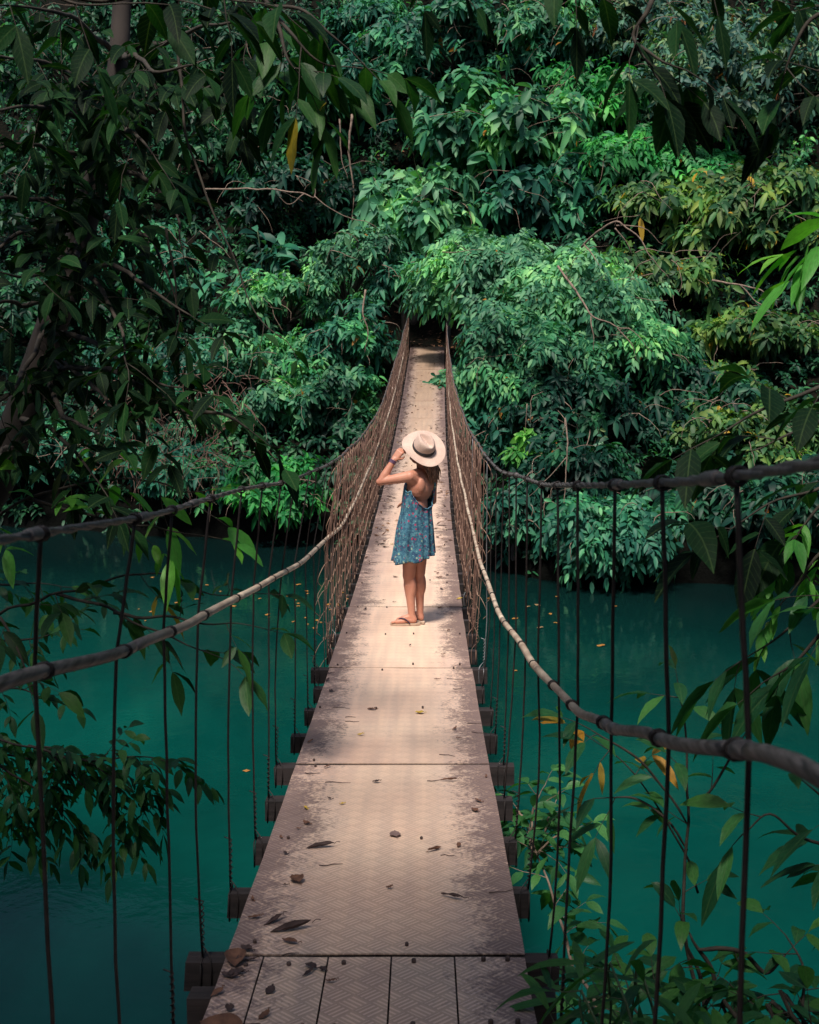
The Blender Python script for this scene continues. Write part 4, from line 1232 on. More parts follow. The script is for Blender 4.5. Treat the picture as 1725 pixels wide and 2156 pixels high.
FT = [
 # label, u, v, y, rx, rz, mat, kw
 ('broad bright green tree rising centrally behind the far end of the bridge', 1060, 300, 42, 3.0, 1.5, G_BRIGHT, dict(ll=.42, style='big', clumps=15)),
 ('lower bough of large drooping leaves left of the tall central tree', 890, 440, 40, 2.0, 1.1, G_PALE, dict(ll=.42, style='big', clumps=12)),
 ('green tree between the central crown and the dead branches', 1140, 420, 40, 1.8, 1.1, G_TEAL, dict(ll=.38, style='big')),
 ('small leafy tree arching over the left side of the bridge landing', 745, 560, 37.5, 1.25, .95, G_PALE, dict(ll=.24, style='ros')),
 ('leafy bough hanging right above the bridge landing', 870, 590, 37.0, 1.0, .62, G_TEAL, dict(ll=.26, clumps=9)),
 ('feathery tree crowding the right of the bridge end', 1040, 590, 34.5, 1.7, 1.15, G_PALE, dict(ll=.19, style='pin', shoots=24, clumps=14)),
 ('feathery pale green tree below the curved dead branches', 1215, 650, 33, 1.9, 1.1, G_PALE, dict(ll=.19, style='pin', shoots=24, clumps=14)),
 ('feathery tree with layered sprays beside the right cable', 1110, 770, 32, 1.7, 1.0, G_BRIGHT, dict(ll=.18, style='pin', shoots=24, clumps=13)),
 ('outermost feathery spray pointing to the right over dark gap', 1330, 740, 32, 1.15, .7, G_BRIGHT, dict(ll=.18, style='pin', shoots=22, clumps=8)),
 ('dark teal shrub beside the right railing at the far bank', 1060, 900, 31.5, 1.1, .95, G_TEAL, dict(ll=.24, clumps=10, cat='shrub', name='shrub')),
 ('fresh green shrub tuft hanging under the feathery trees', 1110, 960, 30.0, .55, .65, G_LIME, dict(ll=.26, clumps=5, cat='shrub', name='shrub', shoots=12)),
 ('shrub with compound leaves drooping to the water right of the hangers', 1290, 1120, 28.2, 1.15, .85, G_TEAL, dict(ll=.20, style='pin', shoots=22, clumps=10, cat='shrub', name='shrub')),
 ('low shrub at the waterline just right of the bridge', 1105, 1090, 29.0, .85, .9, G_TEAL, dict(ll=.25, clumps=9, cat='shrub', name='shrub')),
 ('dark shrub overhanging the shaded water at right', 1210, 1010, 30.0, 1.3, .9, G_DARK, dict(ll=.25, clumps=10, cat='shrub', name='shrub')),
 ('olive yellow tree on the right slope with hanging leaves', 1470, 450, 38, 2.3, 1.1, G_OLIVE, dict(ll=.32, clumps=15)),
 ('olive tree at the right edge with yellowing leaves', 1670, 450, 38, 1.9, 1.2, G_OLIVE, dict(ll=.32, clumps=12)),
 ('olive tree with yellow leaf tips behind the feathery tree', 1400, 590, 35.5, 1.6, 1.0, G_OLIVE, dict(ll=.30, clumps=11)),
 ('flat layered olive bough over the black gap at right', 1600, 700, 34, 1.9, .5, G_OLIVE, dict(ll=.30, clumps=12)),
 ('small olive bough left end of the layered foliage at right', 1520, 790, 33, .9, .45, G_OLIVE, dict(ll=.28, clumps=6)),
 ('sunlit yellow green shrub above the right main cable', 1600, 900, 31, 1.7, .7, G_OLIVE, dict(ll=.26, clumps=10, cat='shrub', name='shrub')),
 ('bluish vine clad tree filling the top right corner', 1560, 190, 48, 3.6, 2.6, G_BLUE, dict(ll=.22, style='fine', clumps=22, shoots=40)),
 ('bluish tree top left of the vine clad tree', 1380, 60, 50, 2.6, 1.6, G_BLUE, dict(ll=.22, style='fine', clumps=14)),
 ('vivid green tree right of the central crown', 1250, 210, 46, 2.0, 1.1, G_FRESH, dict(ll=.30, clumps=12)),
 ('vivid green low tree between central crown and olive trees', 1360, 350, 42, 2.2, 1.0, G_FRESH, dict(ll=.22, style='pin', clumps=11, shoots=22)),
 ('shaded tree at the top right of centre', 1150, 70, 51, 2.2, 1.4, G_BRIGHT, dict(ll=.30, clumps=11)),
 ('shaded tree at the top centre above the bridge', 960, 90, 50, 2.4, 1.5, G_TEAL, dict(ll=.32, clumps=12)),
 ('dim green tree left of the top centre', 800, 190, 49, 2.2, 1.6, G_TEAL, dict(ll=.32, clumps=12)),
 ('green tree at the top edge left of centre', 790, 60, 52, 2.0, 1.2, G_TEAL, dict(ll=.32, clumps=9)),
 ('dark tree in the gap left of the central crown', 930, 270, 48, 1.8, 1.1, G_DARK, dict(ll=.32, clumps=9)),
 ('dark forest tree behind the upper left hanging twigs', 620, 240, 49, 2.4, 1.9, G_UNDER, dict(ll=.32, clumps=13)),
 ('dim tree behind the upper left foliage', 480, 120, 50, 2.5, 1.8, G_UNDER, dict(ll=.28, clumps=13)),
 ('dark tree in the hollow above the broad leaved plants', 640, 410, 44, 2.2, 1.3, G_DARK, dict(ll=.32, clumps=11)),
 ('dim tree behind the leaning trunk', 440, 330, 45, 2.2, 1.7, G_UNDER, dict(ll=.28, clumps=12)),
 ('dim tree at the upper left edge', 150, 150, 48, 3.4, 2.2, G_UNDER, dict(ll=.26, clumps=15)),
 ('dim tree left of the leaning trunk', 120, 400, 44, 2.6, 1.9, G_UNDER, dict(ll=.26, clumps=13)),
 ('shaded tree behind the left foreground leaves', 300, 560, 41, 2.5, 1.6, G_TEAL, dict(ll=.26, clumps=13)),
 ('shaded tree at the left edge behind the foreground branches', 90, 660, 40, 2.3, 1.6, G_UNDER, dict(ll=.26, clumps=12)),
 ('bright small leaved shrub left of the bridge landing', 600, 640, 38.5, 1.6, .9, G_BRIGHT, dict(ll=.22, clumps=12, cat='shrub', name='shrub')),
 ('leafy shrub beside the left cable near the landing', 740, 720, 36.0, 1.1, .95, G_TEAL, dict(ll=.24, clumps=11, cat='shrub', name='shrub')),
 ('leafy shrub on the left slope below the bright one', 540, 760, 37, 1.5, .8, G_BRIGHT, dict(ll=.20, style='fine', clumps=12, cat='shrub', name='shrub')),
 ('large shrub with hanging leaves left of the wire sides', 665, 860, 34.8, 1.5, 1.15, G_BRIGHT, dict(ll=.22, style='fine', clumps=16, cat='shrub', name='shrub')),
 ('shrub on the left bank beside the brown tangle', 470, 890, 35.5, 1.3, .8, G_BRIGHT, dict(ll=.20, style='fine', clumps=11, cat='shrub', name='shrub')),
 ('shrub cascading to the water left of the bridge', 585, 1040, 32.4, 1.15, .85, G_FRESH, dict(ll=.23, clumps=12, cat='shrub', name='shrub')),
 ('shrub above the dark water edge at left of the cascade', 420, 1010, 34, 1.4, .6, G_TEAL, dict(ll=.20, style='fine', clumps=10, cat='shrub', name='shrub')),
 ('dim shrub on the far left bank', 250, 960, 36, 1.8, .8, G_TEAL, dict(ll=.20, style='fine', clumps=12, cat='shrub', name='shrub')),
 ('shaded shrub at the left edge of the far bank', 80, 960, 37, 1.8, 1.0, G_TEAL, dict(ll=.20, style='fine', clumps=11, cat='shrub', name='shrub')),
 ('dim shrub above the brown tangle on the left bank', 330, 790, 38, 2.0, .9, G_TEAL, dict(ll=.22, clumps=11, cat='shrub', name='shrub')),
 ('dark shrub right of the bridge end under feathery trees', 1240, 880, 33, 1.9, 1.0, G_DARK, dict(ll=.25, clumps=12, cat='shrub', name='shrub')),
 ('black green shrub in the shade below the olive bough', 1460, 880, 34, 1.7, 1.2, G_DARK, dict(ll=.28, clumps=11, cat='shrub', name='shrub')),
 ('dark shrub by the water at the right edge', 1640, 1060, 30, 1.8, 1.1, G_DARK, dict(ll=.28, clumps=11, cat='shrub', name='shrub')),
]
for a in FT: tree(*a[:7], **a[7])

# the forest behind: five kinds, copied over the slope
protos = []
for k, (m, ll, st, cl_) in enumerate([(G_TEAL, .26, 'ros', 9), (G_UNDER, .30, 'ros', 9), (G_DARK, .28, 'ros', 8), (G_BLUE, .20, 'fine', 9), (G_UNDER, .20, 'pin', 8)]):
    protos.append([m, ll, st, cl_, None])
KIND = ['dim teal leaved tree half hidden in the forest slope', 'dim mid green tree half hidden in the forest slope', 'black green tree half hidden in the forest slope', 'dull bluish small leaved tree half hidden in the forest slope', 'dim feathery leaved tree half hidden in the forest slope']
rf = random.Random(99); v = -20; row = 0
while v < 1120:
    u = -60 + (row % 2) * 80
    while u < 1800:
        uu, vv = u + rf.uniform(-45, 45), v + rf.uniform(-35, 35); u += 165
        if 730 < uu < 1010 and 560 < vv < 1200: continue
        if 640 < uu < 1080 and vv > 960: continue
        if vv > 1040 and uu < 400: continue
        yh = hit(uu, vv) - .3
        if yh > 62: continue
        q = at(uu, vv, yh)
        if abs(q.x - .6) < 2.0 and 33.5 < yh < 42: continue
        pk = rf.choice([0, 1, 1, 2, 4]) if uu < 1250 else rf.choice([0, 1, 2, 3, 3])
        if vv < 420 and uu > 1250: pk = rf.choice([3, 3, 1])
        if uu < 500 and pk == 0: pk = 1
        pr = protos[pk]
        if pr[4] is None:
            pr[4] = tree(KIND[pk], uu, vv, yh, 1.5, 1.0, pr[0], style=pr[2], ll=pr[1], clumps=pr[3], shoots=30, group=['teal', 'mid green', 'black green', 'bluish', 'feathery'][pk] + ' trees filling the far slope', seed=500 + pk, flat=.7)
            pr.append(Vector(pr[4].location)); pr.append(at(uu, vv, min(yh, max(hit(uu, vv) - 1.05 * .75, 27.5))))
            continue
        src = pr[4]; rt = src.copy(); COL.objects.link(rt)
        sc_ = rf.uniform(.8, 1.25)
        off = (pr[6] - pr[5]) * sc_
        rt.location = q - Vector((0, .3, 0)) - Vector((0, 0, off.z)); rt.scale = (sc_,) * 3; rt.rotation_euler = (0, 0, rf.uniform(-.9, .9))
        for ch in src.children:
            c2 = ch.copy(); c2.parent = rt; COL.objects.link(c2)
    v += 118; row += 1

# broad leaved plants, palm, undergrowth
def broad_plant(label, u, v, y, n, ll, m, name='broadleaf_plant', seed=1, size=.8):
    y = min(y, hit(u, v) - 1.6); rg = np.random.default_rng(seed); c = at(u, v, y); gz = min(hill_z(c.x, c.y), c.z - .4)
    root = empty(name, (c.x, c.y, gz), label, 'plant'); Lv = Leaves(); tb = MB()
    for k in range(n):
        e = Vector(c) + Vector((rg.normal() * size, rg.normal() * size * .5, rg.normal() * size * .35))
        tb.tube(curve_pts([(c.x, c.y, gz), Vector((c.x, c.y, gz)).lerp(e, .6) + Vector((0, 0, .2)), e], 3), .02, 5)
        rosettes(Lv, np.array([e]), np.array([[rg.normal() * .3, -.45, .8]]), rg, 9, ll, .30, .5)
    tb.build('stem', GREEN_STEM, root); Lv.build('foliage', m, root, 6, wave=.05)
broad_plant('pale green plant with big finger like leaves on the dark left slope', 555, 515, 41, 6, .95, G_TEAL, seed=2, size=.75)
broad_plant('second finger leaved plant lower left of the first', 445, 570, 39.5, 5, .8, G_TEAL, seed=3, size=.6)
broad_plant('dark broad leaf plant at the left corner of the bridge landing', 800, 715, 37.3, 3, .6, G_DARK, seed=4, size=.35)
broad_plant('dark plant with heart shaped leaves right of the landing', 985, 760, 36.6, 4, .55, G_DARK, seed=5, size=.4)
broad_plant('broad leaved plant hanging behind the right wire side', 1060, 840, 32.5, 4, .6, G_DARK, seed=6, size=.45)

VN = ['teal', 'green', 'olive']
def vine(label, u, v, y, ln, m, seed, group):
    rr = random.Random(seed); rg = np.random.default_rng(seed); y = min(y, hit(u, v) - 1.4); p = at(u, v, y)
    root = empty('hanging_vine', p, label, 'vine', group); tb = MB(); Lv = Leaves()
    for k in range(3):
        q = p + Vector((rr.uniform(-.25, .25), rr.uniform(-.2, .2), rr.uniform(-.2, .3))); pts = [q.copy()]; n = int(ln / .16)
        for j in range(n):
            q = q + Vector((rr.uniform(-.05, .05), rr.uniform(-.04, .04), -.16)); pts.append(q.copy())
        tb.tube(pts, .012, 4, cap=False); C = np.array(pts[1:])
        for z in range(3): rosettes(Lv, C + rg.normal(size=C.shape) * .07, rg.normal(size=C.shape) + [0, -.8, -.3], rg, 2, .20, .5, .5)
    tb.build('stem', TWIG, root); Lv.build('foliage', m, root, 4)
for k in range(16):
    rr_ = random.Random(k); a_ = k % 3
    uv_ = (rr_.uniform(1300, 1700), rr_.uniform(20, 300)) if k < 7 else (rr_.uniform(480, 760), rr_.uniform(150, 700)) if k < 12 else (rr_.uniform(1080, 1420), rr_.uniform(820, 960))
    g3 = ('vines on the top right forest wall', 'leafy vine hanging down the forest wall at the top right') if k < 7 else ('vines on the left slope', 'leafy vine hanging among trees on the left slope') if k < 12 else ('vines over the right water edge', 'leafy vine hanging toward the shaded water right of the bridge')
    vine(g3[1], *uv_, 46, rr_.uniform(1.5, 3) if k < 12 else 1.4, [G_BLUE, G_TEAL, G_BRIGHT][a_], 300 + k, g3[0])

def fern_palm(label, u, v, y, n, Lf, m, seed):
    rg = np.random.default_rng(seed); c = at(u, v, y); root = empty('palm', (c.x, c.y, min(c.z - .8, hill_z(c.x, c.y))), label, 'palm')
    tb = MB(); Lv = Leaves(); b0 = Vector((c.x, c.y, min(c.z - .8, hill_z(c.x, c.y))))
    tb.tube([b0, Vector(c)], [.09, .06], 8)
    for k in range(n):
        a = k * 2.4; d = Vector((math.cos(a), math.sin(a), .75)).normalized(); pts = []
        for i in range(13):
            t = i / 12; p = Vector(c) + d * Lf * t; p.z -= Lf * .85 * t * t; pts.append(p)
        tb.tube(pts, [.014 * (1 - .8 * i / 12) for i in range(13)], 4)
        for i in range(1, 40):
            t = i / 40; p = Vector(c) + d * Lf * t; p.z -= Lf * .85 * t * t
            tg = (d * Lf + Vector((0, 0, -1.7 * Lf * t))).normalized(); sd_ = tg.cross(Vector((0, 0, 1))).normalized()
            for sg in (-1, 1):
                dd = (tg * .6 + sd_ * sg + Vector((0, 0, -.25))).normalized()
                Lv.add(np.array([p]), np.array([dd]), np.array([[0, 0, 1.0]]), .42 * math.sin(math.pi * (t * .85 + .1)), .03, .5)
    tb.build('trunk', BARK, root); Lv.build('crown', m, root, 3)
fern_palm('dark feathery palm drooping over the water at right', 1420, 1040, 29.0, 11, 1.5, G_DARK, 5)
fern_palm('small dim palm under the shrubs near the right hangers', 1290, 1000, 30.0, 8, 1.1, G_DARK, 8)

# undergrowth covering the slope
Lv = Leaves(); rg = np.random.default_rng(21)
n = 17000
X = rg.uniform(-18, 19, n); Y = rg.uniform(28, 54, n)
keep = []
for i in range(n):
    s = shore(X[i])
    if Y[i] < s - .1: continue
    if abs(X[i] - .55) < 1.35 and 34.0 < Y[i] < 44 and not (Y[i] > 42): continue
    if abs(X[i] - .5) < 1.0 and Y[i] < 36: continue
    if mnoise.noise(Vector((X[i] * .35, Y[i] * .35, 7))) < -.42: continue
    keep.append((X[i], Y[i], hill_z(X[i], Y[i]) + rg.uniform(.05, .75)))
C = np.array(keep)
A = rg.normal(size=C.shape) * .3 + [0, -.5, .9]
rosettes(Lv, C, A, rg, 7, .26, .4, .6)
tag(Lv.build('undergrowth', G_UNDER, None, 3), 'dark leafy undergrowth covering the far slope', 'undergrowth', kind='stuff')
# dry leaves on the landing and cut behind the bridge
Lv = Leaves(); n = 1500
X = rg.uniform(-1.4, 2.4, n); Y = rg.uniform(36.8, 45, n)
C = np.array([(a, b_, hill_z(a, b_) + .03) for a, b_ in zip(X, Y)])
Lv.add(C, rg.normal(size=(n, 3)) * [1, 1, .25], rg.normal(size=(n, 3)) * .3 + [0, -.3, 1], rg.uniform(.08, .17, n), rg.uniform(.04, .08, n), .2)
tag(Lv.build('fallen_leaves', G_DRY, None, 3), 'brown fallen leaves on the earth behind the bridge end', 'leaf litter', kind='stuff')
# brown tangle on left bank
root = empty('dry_brush', at(380, 900, 34.5), 'tangle of dry brown twigs and creepers on the left bank', 'brush')
tb = MB(); rr = random.Random(4); Lv = Leaves()
for k in range(170):
    p = at(rr.uniform(230, 520), rr.uniform(770, 1000), 32.0 + rr.uniform(-.6, .8)); pts = [p]
    d = Vector((rr.uniform(-1, 1), rr.uniform(-.6, .2), rr.uniform(-.8, .4))).normalized()
    for j in range(7):
        d = (d + Vector((rr.uniform(-.5, .5), rr.uniform(-.4, .3), rr.uniform(-.6, .2)))).normalized(); p = p + d * .18; pts.append(p)
    tb.tube(pts, [.012 - .0013 * j for j in range(8)], 3, cap=False)
tb.build('twigs', simple('dry_twig', (.07, .035, .028), (.19, .105, .08), 8, .9, .2), root)

# bare branches and lianas on the far bank
def bare(label, paths, r0=.022, m=TWIG_PALE, name='bare_branch', cat='branch'):
    paths = [[(q[0], q[1], q[2] - 1.6) for q in p] for p in paths]
    first = at(*paths[0][0]); root = empty(name, first, label, cat); tb = MB()
    for j, p in enumerate(paths):
        pts = curve_pts([at(*q) for q in p], 6)
        for i, q in enumerate(pts): q += Vector((mnoise.noise(q * 3), 0, mnoise.noise(q * 3 + Vector((9, 0, 0))))) * .05 * min(1, i / 4)
        r = r0 * (1 if j == 0 else .65)
        tb.tube(pts, [max(.004, r * (1 - .75 * i / (len(pts) - 1))) for i in range(len(pts))], 5)
    tb.build('wood', m, root); return root
bare('bare arching dead branch above the feathery trees on the right', [[(1225, 520, 32.2), (1262, 485, 31.6), (1298, 468, 31.2), (1345, 500, 31.0), (1375, 545, 30.9), (1408, 588, 30.9)], [(1298, 475, 31.2), (1345, 478, 31.2), (1400, 515, 31.3)], [(1295, 480, 31.2), (1315, 505, 31.2), (1332, 535, 31.2)], [(1230, 515, 32), (1250, 540, 31.6), (1262, 560, 31.4)], [(1375, 545, 30.9), (1345, 560, 31.2), (1325, 590, 31.3)]], .03)
bare('pale forked dead branch crossing the feathery foliage', [[(1175, 560, 31.6), (1215, 615, 31), (1245, 660, 30.6), (1300, 690, 30.4), (1330, 695, 30.4), (1372, 740, 30.3)], [(1300, 690, 30.4), (1330, 725, 30.3), (1345, 760, 30.3)], [(1245, 660, 30.6), (1248, 700, 30.5), (1250, 740, 30.5)], [(1215, 615, 31), (1195, 590, 31), (1190, 570, 31)]], .028)
bare('twisted pale dead branch against the dark hollow at left of centre', [[(430, 398, 37), (560, 398, 36.5), (640, 408, 36), (662, 412, 36), (660, 385, 36), (620, 368, 36)], [(662, 412, 36), (690, 435, 36), (740, 460, 36), (790, 475, 36), (800, 510, 36.2)], [(640, 408, 36), (610, 430, 36), (590, 415, 36)], [(625, 370, 36), (640, 395, 36)]], .026)
bare('brown root like stem beside the left side of the landing', [[(770, 610, 36.2), (765, 660, 36), (775, 700, 35.9), (768, 745, 35.9)]], .03)
bare('thin dead stems leaning over the dark gap on the right', [[(1500, 590, 34), (1560, 600, 33.5), (1610, 615, 33.2), (1640, 650, 33.2)], [(1560, 600, 33.5), (1600, 640, 33.3), (1640, 632, 33)]], .03)
bare('hanging brown liana right of the wire sides near the water', [[(1190, 880, 29.2), (1196, 960, 28.9), (1188, 1050, 28.7), (1196, 1120, 28.6)], [(1196, 960, 28.9), (1150, 1010, 28.9), (1110, 1050, 28.9)], [(1110, 850, 30), (1105, 920, 30)]], .02, name='liana', cat='liana')
bare('grey lianas hanging in the dark left of top centre', [[(742, 240, 44), (735, 320, 44), (745, 400, 44), (740, 480, 44)], [(715, 250, 44), (720, 330, 44), (735, 380, 44)]], .045, name='liana', cat='liana')

# ------------------------------------------------------------------ near vegetation
def twigs(tb, Lv, path, rg, r0, step, tl, leaf, asp, droop, per=6, spread=1.0, start=.15, hang=.3, tipleaf=True, pair=False, seg=.055, start_thick=True):
    """a limb along path with alternate leafy twigs"""
    pts = curve_pts(path, 6); n = len(pts)
    for i, q in enumerate(pts): q += Vector((mnoise.noise(q * 4), mnoise.noise(q * 4 + Vector((3, 0, 0))), mnoise.noise(q * 4 + Vector((7, 0, 0))))) * .03 * min(1, i / 3)
    tb.tube(pts, [max(.0022, min(r0 * (1 - .8 * i / (n - 1)), (r0 if start_thick else r0 * .45) * (1 if start_thick else (.6 + .4 * min(1, i / 2))))) for i in range(n)], 6)
    acc = 0; tot = sum((pts[i + 1] - pts[i]).length for i in range(n - 1)); s = 0; nxt = tot * start; sg = 1
    ends = []
    for i in range(n - 1):
        sl = (pts[i + 1] - pts[i]).length
        while nxt < s + sl:
            p = pts[i].lerp(pts[i + 1], (nxt - s) / sl); d = (pts[i + 1] - pts[i]).normalized()
            rv = Vector(rg.normal(size=3)); sd_ = d.cross(rv).normalized()
            td = (d * .6 + sd_ * spread + Vector((0, 0, -hang * rg.random()))).normalized()
            ends.append((p, td, tl * rg.uniform(.6, 1.2))); nxt += step * rg.uniform(.6, 1.4)
        s += sl
    ends.append((pts[-1], (pts[-1] - pts[-2]).normalized(), tl * .8))
    for p, td, L_ in ends:
        q = p.copy(); d = td.copy(); tp = [q.copy()]; k = max(2, int(L_ / seg))
        x = d.cross(Vector((0, 0, 1)))
        x = x.normalized() if x.length > .1 else Vector((1, 0, 0))
        for j in range(k):
            d = (d + Vector((rg.normal() * .12, rg.normal() * .12, -hang * .16 + rg.normal() * .08))).normalized(); q = q + d * seg; tp.append(q.copy())
            for s2 in ((-1, 1) if pair else ((1 if j % 2 else -1),)):
                ld = (d * .55 + x * s2 + Vector(rg.normal(size=3)) * .22 + Vector((0, 0, -hang * .5))).normalized()
                nn = Vector((0, 0, 1)) + Vector(rg.normal(size=3)) * .45
                l = leaf * rg.uniform(.6, 1.2)
                Lv.add(np.array([q]), np.array([ld]), np.array([nn]), l, l * asp * rg.uniform(.85, 1.15), droop * rg.uniform(.3, 1.5))
        if tipleaf: Lv.add(np.array([q]), np.array([d]), np.array([Vector((0, 0, 1)) + Vector(rg.normal(size=3)) * .3]), leaf, leaf * asp, droop)
        tb.tube(tp, [.0028 - .0018 * j / (len(tp) - 1) for j in range(len(tp))], 4, cap=False)

def branch_thing(name, label, cat, paths, m, seed, wood=TWIG, base=None, **kw):
    rg = np.random.default_rng(seed); tb = MB(); Lv = Leaves()
    first = base or at(*paths[0][0]); root = empty(name, first, label, cat)
    for p in paths: twigs(tb, Lv, [at(*q) for q in p], rg, **kw)
    tb.build('stem', wood, root); Lv.build('foliage', m, root, 6, fold=.3, wave=.05)
    return root

# leaning tree at left
root = empty('leaning_tree', (-4.2, 5.0, near_z(-4.2, 5.0)), 'leaning tree with pale patched bark and dark glossy leaves at the left edge', 'tree')
tb = MB(); rg = np.random.default_rng(31)
tpath = [Vector((-4.2, 5.0, near_z(-4.2, 5.0) - .3)), Vector((-3.2, 6.2, 5.0)), at(-60, 1080, 7), at(10, 960, 7), at(60, 830, 7), at(105, 700, 7), at(150, 560, 7.1), at(185, 440, 7.2), at(212, 330, 7.3), at(235, 230, 7.4), at(250, 120, 7.5), at(262, -60, 7.6), at(290, -300, 7.6)]
pts = curve_pts(tpath, 6); tb.tube(pts, [.12 - .075 * i / (len(pts) - 1) for i in range(len(pts))], 12)
tb.build('trunk', BARK_PALE, root)
tb = MB(); Lv = Leaves()
T = lambda u, v, y: (u, v, y)
for p in [
    [T(235, 230, 7.4), (160, 160, 6.6), (60, 130, 6), (-60, 120, 5.5)],
    [T(225, 280, 7.4), (320, 200, 6.8), (420, 190, 6.2), (490, 150, 5.8)],
    [T(212, 330, 7.3), (120, 320, 6.8), (40, 300, 6.2), (-60, 330, 6)],
    [T(205, 350, 7.3), (290, 370, 6.8), (360, 440, 6.5), (385, 520, 6.2)],
    [T(190, 440, 7.2), (260, 470, 6.6), (330, 520, 6.2), (370, 640, 6.0)],
    [T(185, 450, 7.2), (100, 480, 6.4), (20, 500, 6), (-60, 560, 5.8)],
    [T(150, 560, 7.1), (240, 560, 6.4), (310, 610, 6), (400, 660, 5.8)],
    [T(130, 620, 7.1), (60, 640, 6.5), (0, 640, 6), (-60, 650, 5.8)],
    [T(105, 700, 7), (200, 720, 6.4), (290, 790, 6), (390, 820, 5.6)],
    [T(90, 740, 7), (180, 800, 6.4), (240, 860, 6), (300, 900, 5.8)],
    [T(80, 780, 7), (230, 780, 6.2), (370, 860, 5.8), (470, 880, 5.6), (520, 905, 5.6)],
    [T(40, 880, 7), (100, 900, 6.4), (160, 960, 6), (200, 1010, 5.8)],
    [T(250, 120, 7.5), (330, 90, 6.8), (430, 60, 6.2), (540, 40, 5.8)],
    [T(250, 120, 7.5), (170, 50, 6.8), (90, 20, 6.2), (0, 0, 6)],
    [T(20, 940, 7), (0, 960, 6.4), (-40, 1000, 6)],
    [T(190, 440, 7.2), (100, 420, 6.2), (10, 420, 5.6), (-60, 430, 5.4)],
    [T(160, 520, 7.2), (200, 600, 6.2), (250, 690, 5.8), (270, 760, 5.6)],
    [T(120, 660, 7.1), (60, 760, 6.4), (20, 830, 6), (-40, 860, 6)],
    [T(235, 230, 7.4), (260, 260, 6.4), (290, 280, 5.8), (330, 330, 5.6)],
    [T(230, 250, 7.4), (130, 230, 6.2), (50, 220, 5.6), (-30, 230, 5.4)],
    [T(170, 500, 7.2), (120, 560, 6.2), (60, 580, 5.6), (0, 570, 5.4)],
    [T(250, 120, 7.5), (280, 120, 6.4), (330, 150, 5.8), (400, 140, 5.6)],
    [T(90, 740, 7), (120, 860, 6.2), (190, 900, 5.8), (230, 920, 5.6)],
]:
    twigs(tb, Lv, [at(*q) for q in p], rg, r0=.018, step=.20, tl=.36, leaf=.155, asp=.42, droop=.5, hang=.45, seg=.062)
tb.build('branches', TWIG, root); Lv.build('crown', NEAR_DARK, root, 6, fold=.3, wave=.06)

KWN = dict(r0=.010, step=.16, tl=.30, leaf=.17, asp=.42, droop=.5, hang=.6, seg=.07)
branch_thing('hanging_branch', 'leafy branch with sunlit drooping leaves hanging at top left of centre', 'branch',
  [[(520, -60, 5.2), (580, 30, 5.1), (620, 80, 5.0), (680, 135, 5.0), (740, 140, 5.0)], [(560, 10, 5.1), (620, 20, 5), (690, 60, 4.9), (740, 100, 4.9)], [(580, 30, 5.1), (600, 110, 5), (640, 170, 5)]], NEAR_MID, 41, **KWN)
branch_thing('hanging_branch', 'cluster of large black green leaves hanging in the top left corner', 'branch',
  [[(-40, -40, 4), (60, -20, 4), (160, 10, 4), (260, 0, 4)], [(100, -30, 4.2), (200, -10, 4.2), (300, -20, 4.2), (380, 0, 4.1)], [(380, -60, 4.5), (450, -10, 4.5), (520, 0, 4.4)]], NEAR_DARK, 42, **dict(KWN, leaf=.15, hang=.5))
branch_thing('hanging_branch', 'dark branch with broad leaves hanging at the top right', 'branch',
  [[(1410, -60, 4.2), (1370, 30, 4.1), (1340, 90, 4.1), (1390, 130, 4.0), (1450, 150, 4.0)], [(1345, 95, 4.1), (1370, 150, 4.1), (1400, 170, 4.1)]], NEAR_DARK, 43, **dict(KWN, leaf=.17, step=.2, tl=.18, hang=.7))
branch_thing('hanging_branch', 'few dark leaves dangling from the top edge at right', 'branch',
  [[(1480, -70, 4.1), (1530, -30, 4.1), (1590, -10, 4.1)], [(1060, -80, 4.3), (1150, -50, 4.3), (1230, -20, 4.3)], [(880, -80, 4.3), (940, -40, 4.3)]], NEAR_DARK, 44, **dict(KWN, leaf=.14, step=.25, tl=.13, hang=1.2))
branch_thing('hanging_branch', 'dark leafy branch drooping in the top right corner', 'branch',
  [[(1800, 0, 4), (1710, 40, 4), (1660, 100, 4), (1640, 150, 4)], [(1800, 150, 4), (1740, 190, 4), (1700, 210, 4)]], NEAR_DARK, 45, **dict(KWN, leaf=.15, step=.2, tl=.2, hang=.5))
branch_thing('hanging_branch', 'bright fan of long pointed leaves at the right edge', 'branch',
  [[(1790, 520, 5), (1740, 540, 5), (1705, 560, 5)], [(1790, 480, 5), (1730, 500, 5)]], NEAR_LIGHT, 46, **dict(KWN, leaf=.22, asp=.26, step=.10, tl=.14, hang=.5, seg=.05))
branch_thing('hanging_branch', 'shadowed branch with broad leaves reaching in above the right cable', 'branch',
  [[(1800, 790, 4), (1700, 830, 4), (1590, 880, 4), (1500, 920, 4)], [(1800, 850, 4.2), (1690, 900, 4.2), (1600, 940, 4.2)]], NEAR_DARK, 47, **dict(KWN, leaf=.18, step=.17, tl=.18, hang=.4))
branch_thing('hanging_branch', 'bright feathery branch behind the rightmost hangers', 'branch',
  [[(1800, 1020, 5), (1730, 1060, 5), (1680, 1120, 5), (1640, 1180, 5)], [(1800, 1100, 5), (1730, 1160, 5), (1690, 1220, 5), (1650, 1260, 5)]], NEAR_LIGHT, 48, **dict(KWN, leaf=.12, asp=.32, step=.13, tl=.28, hang=.6, seg=.04, pair=True))
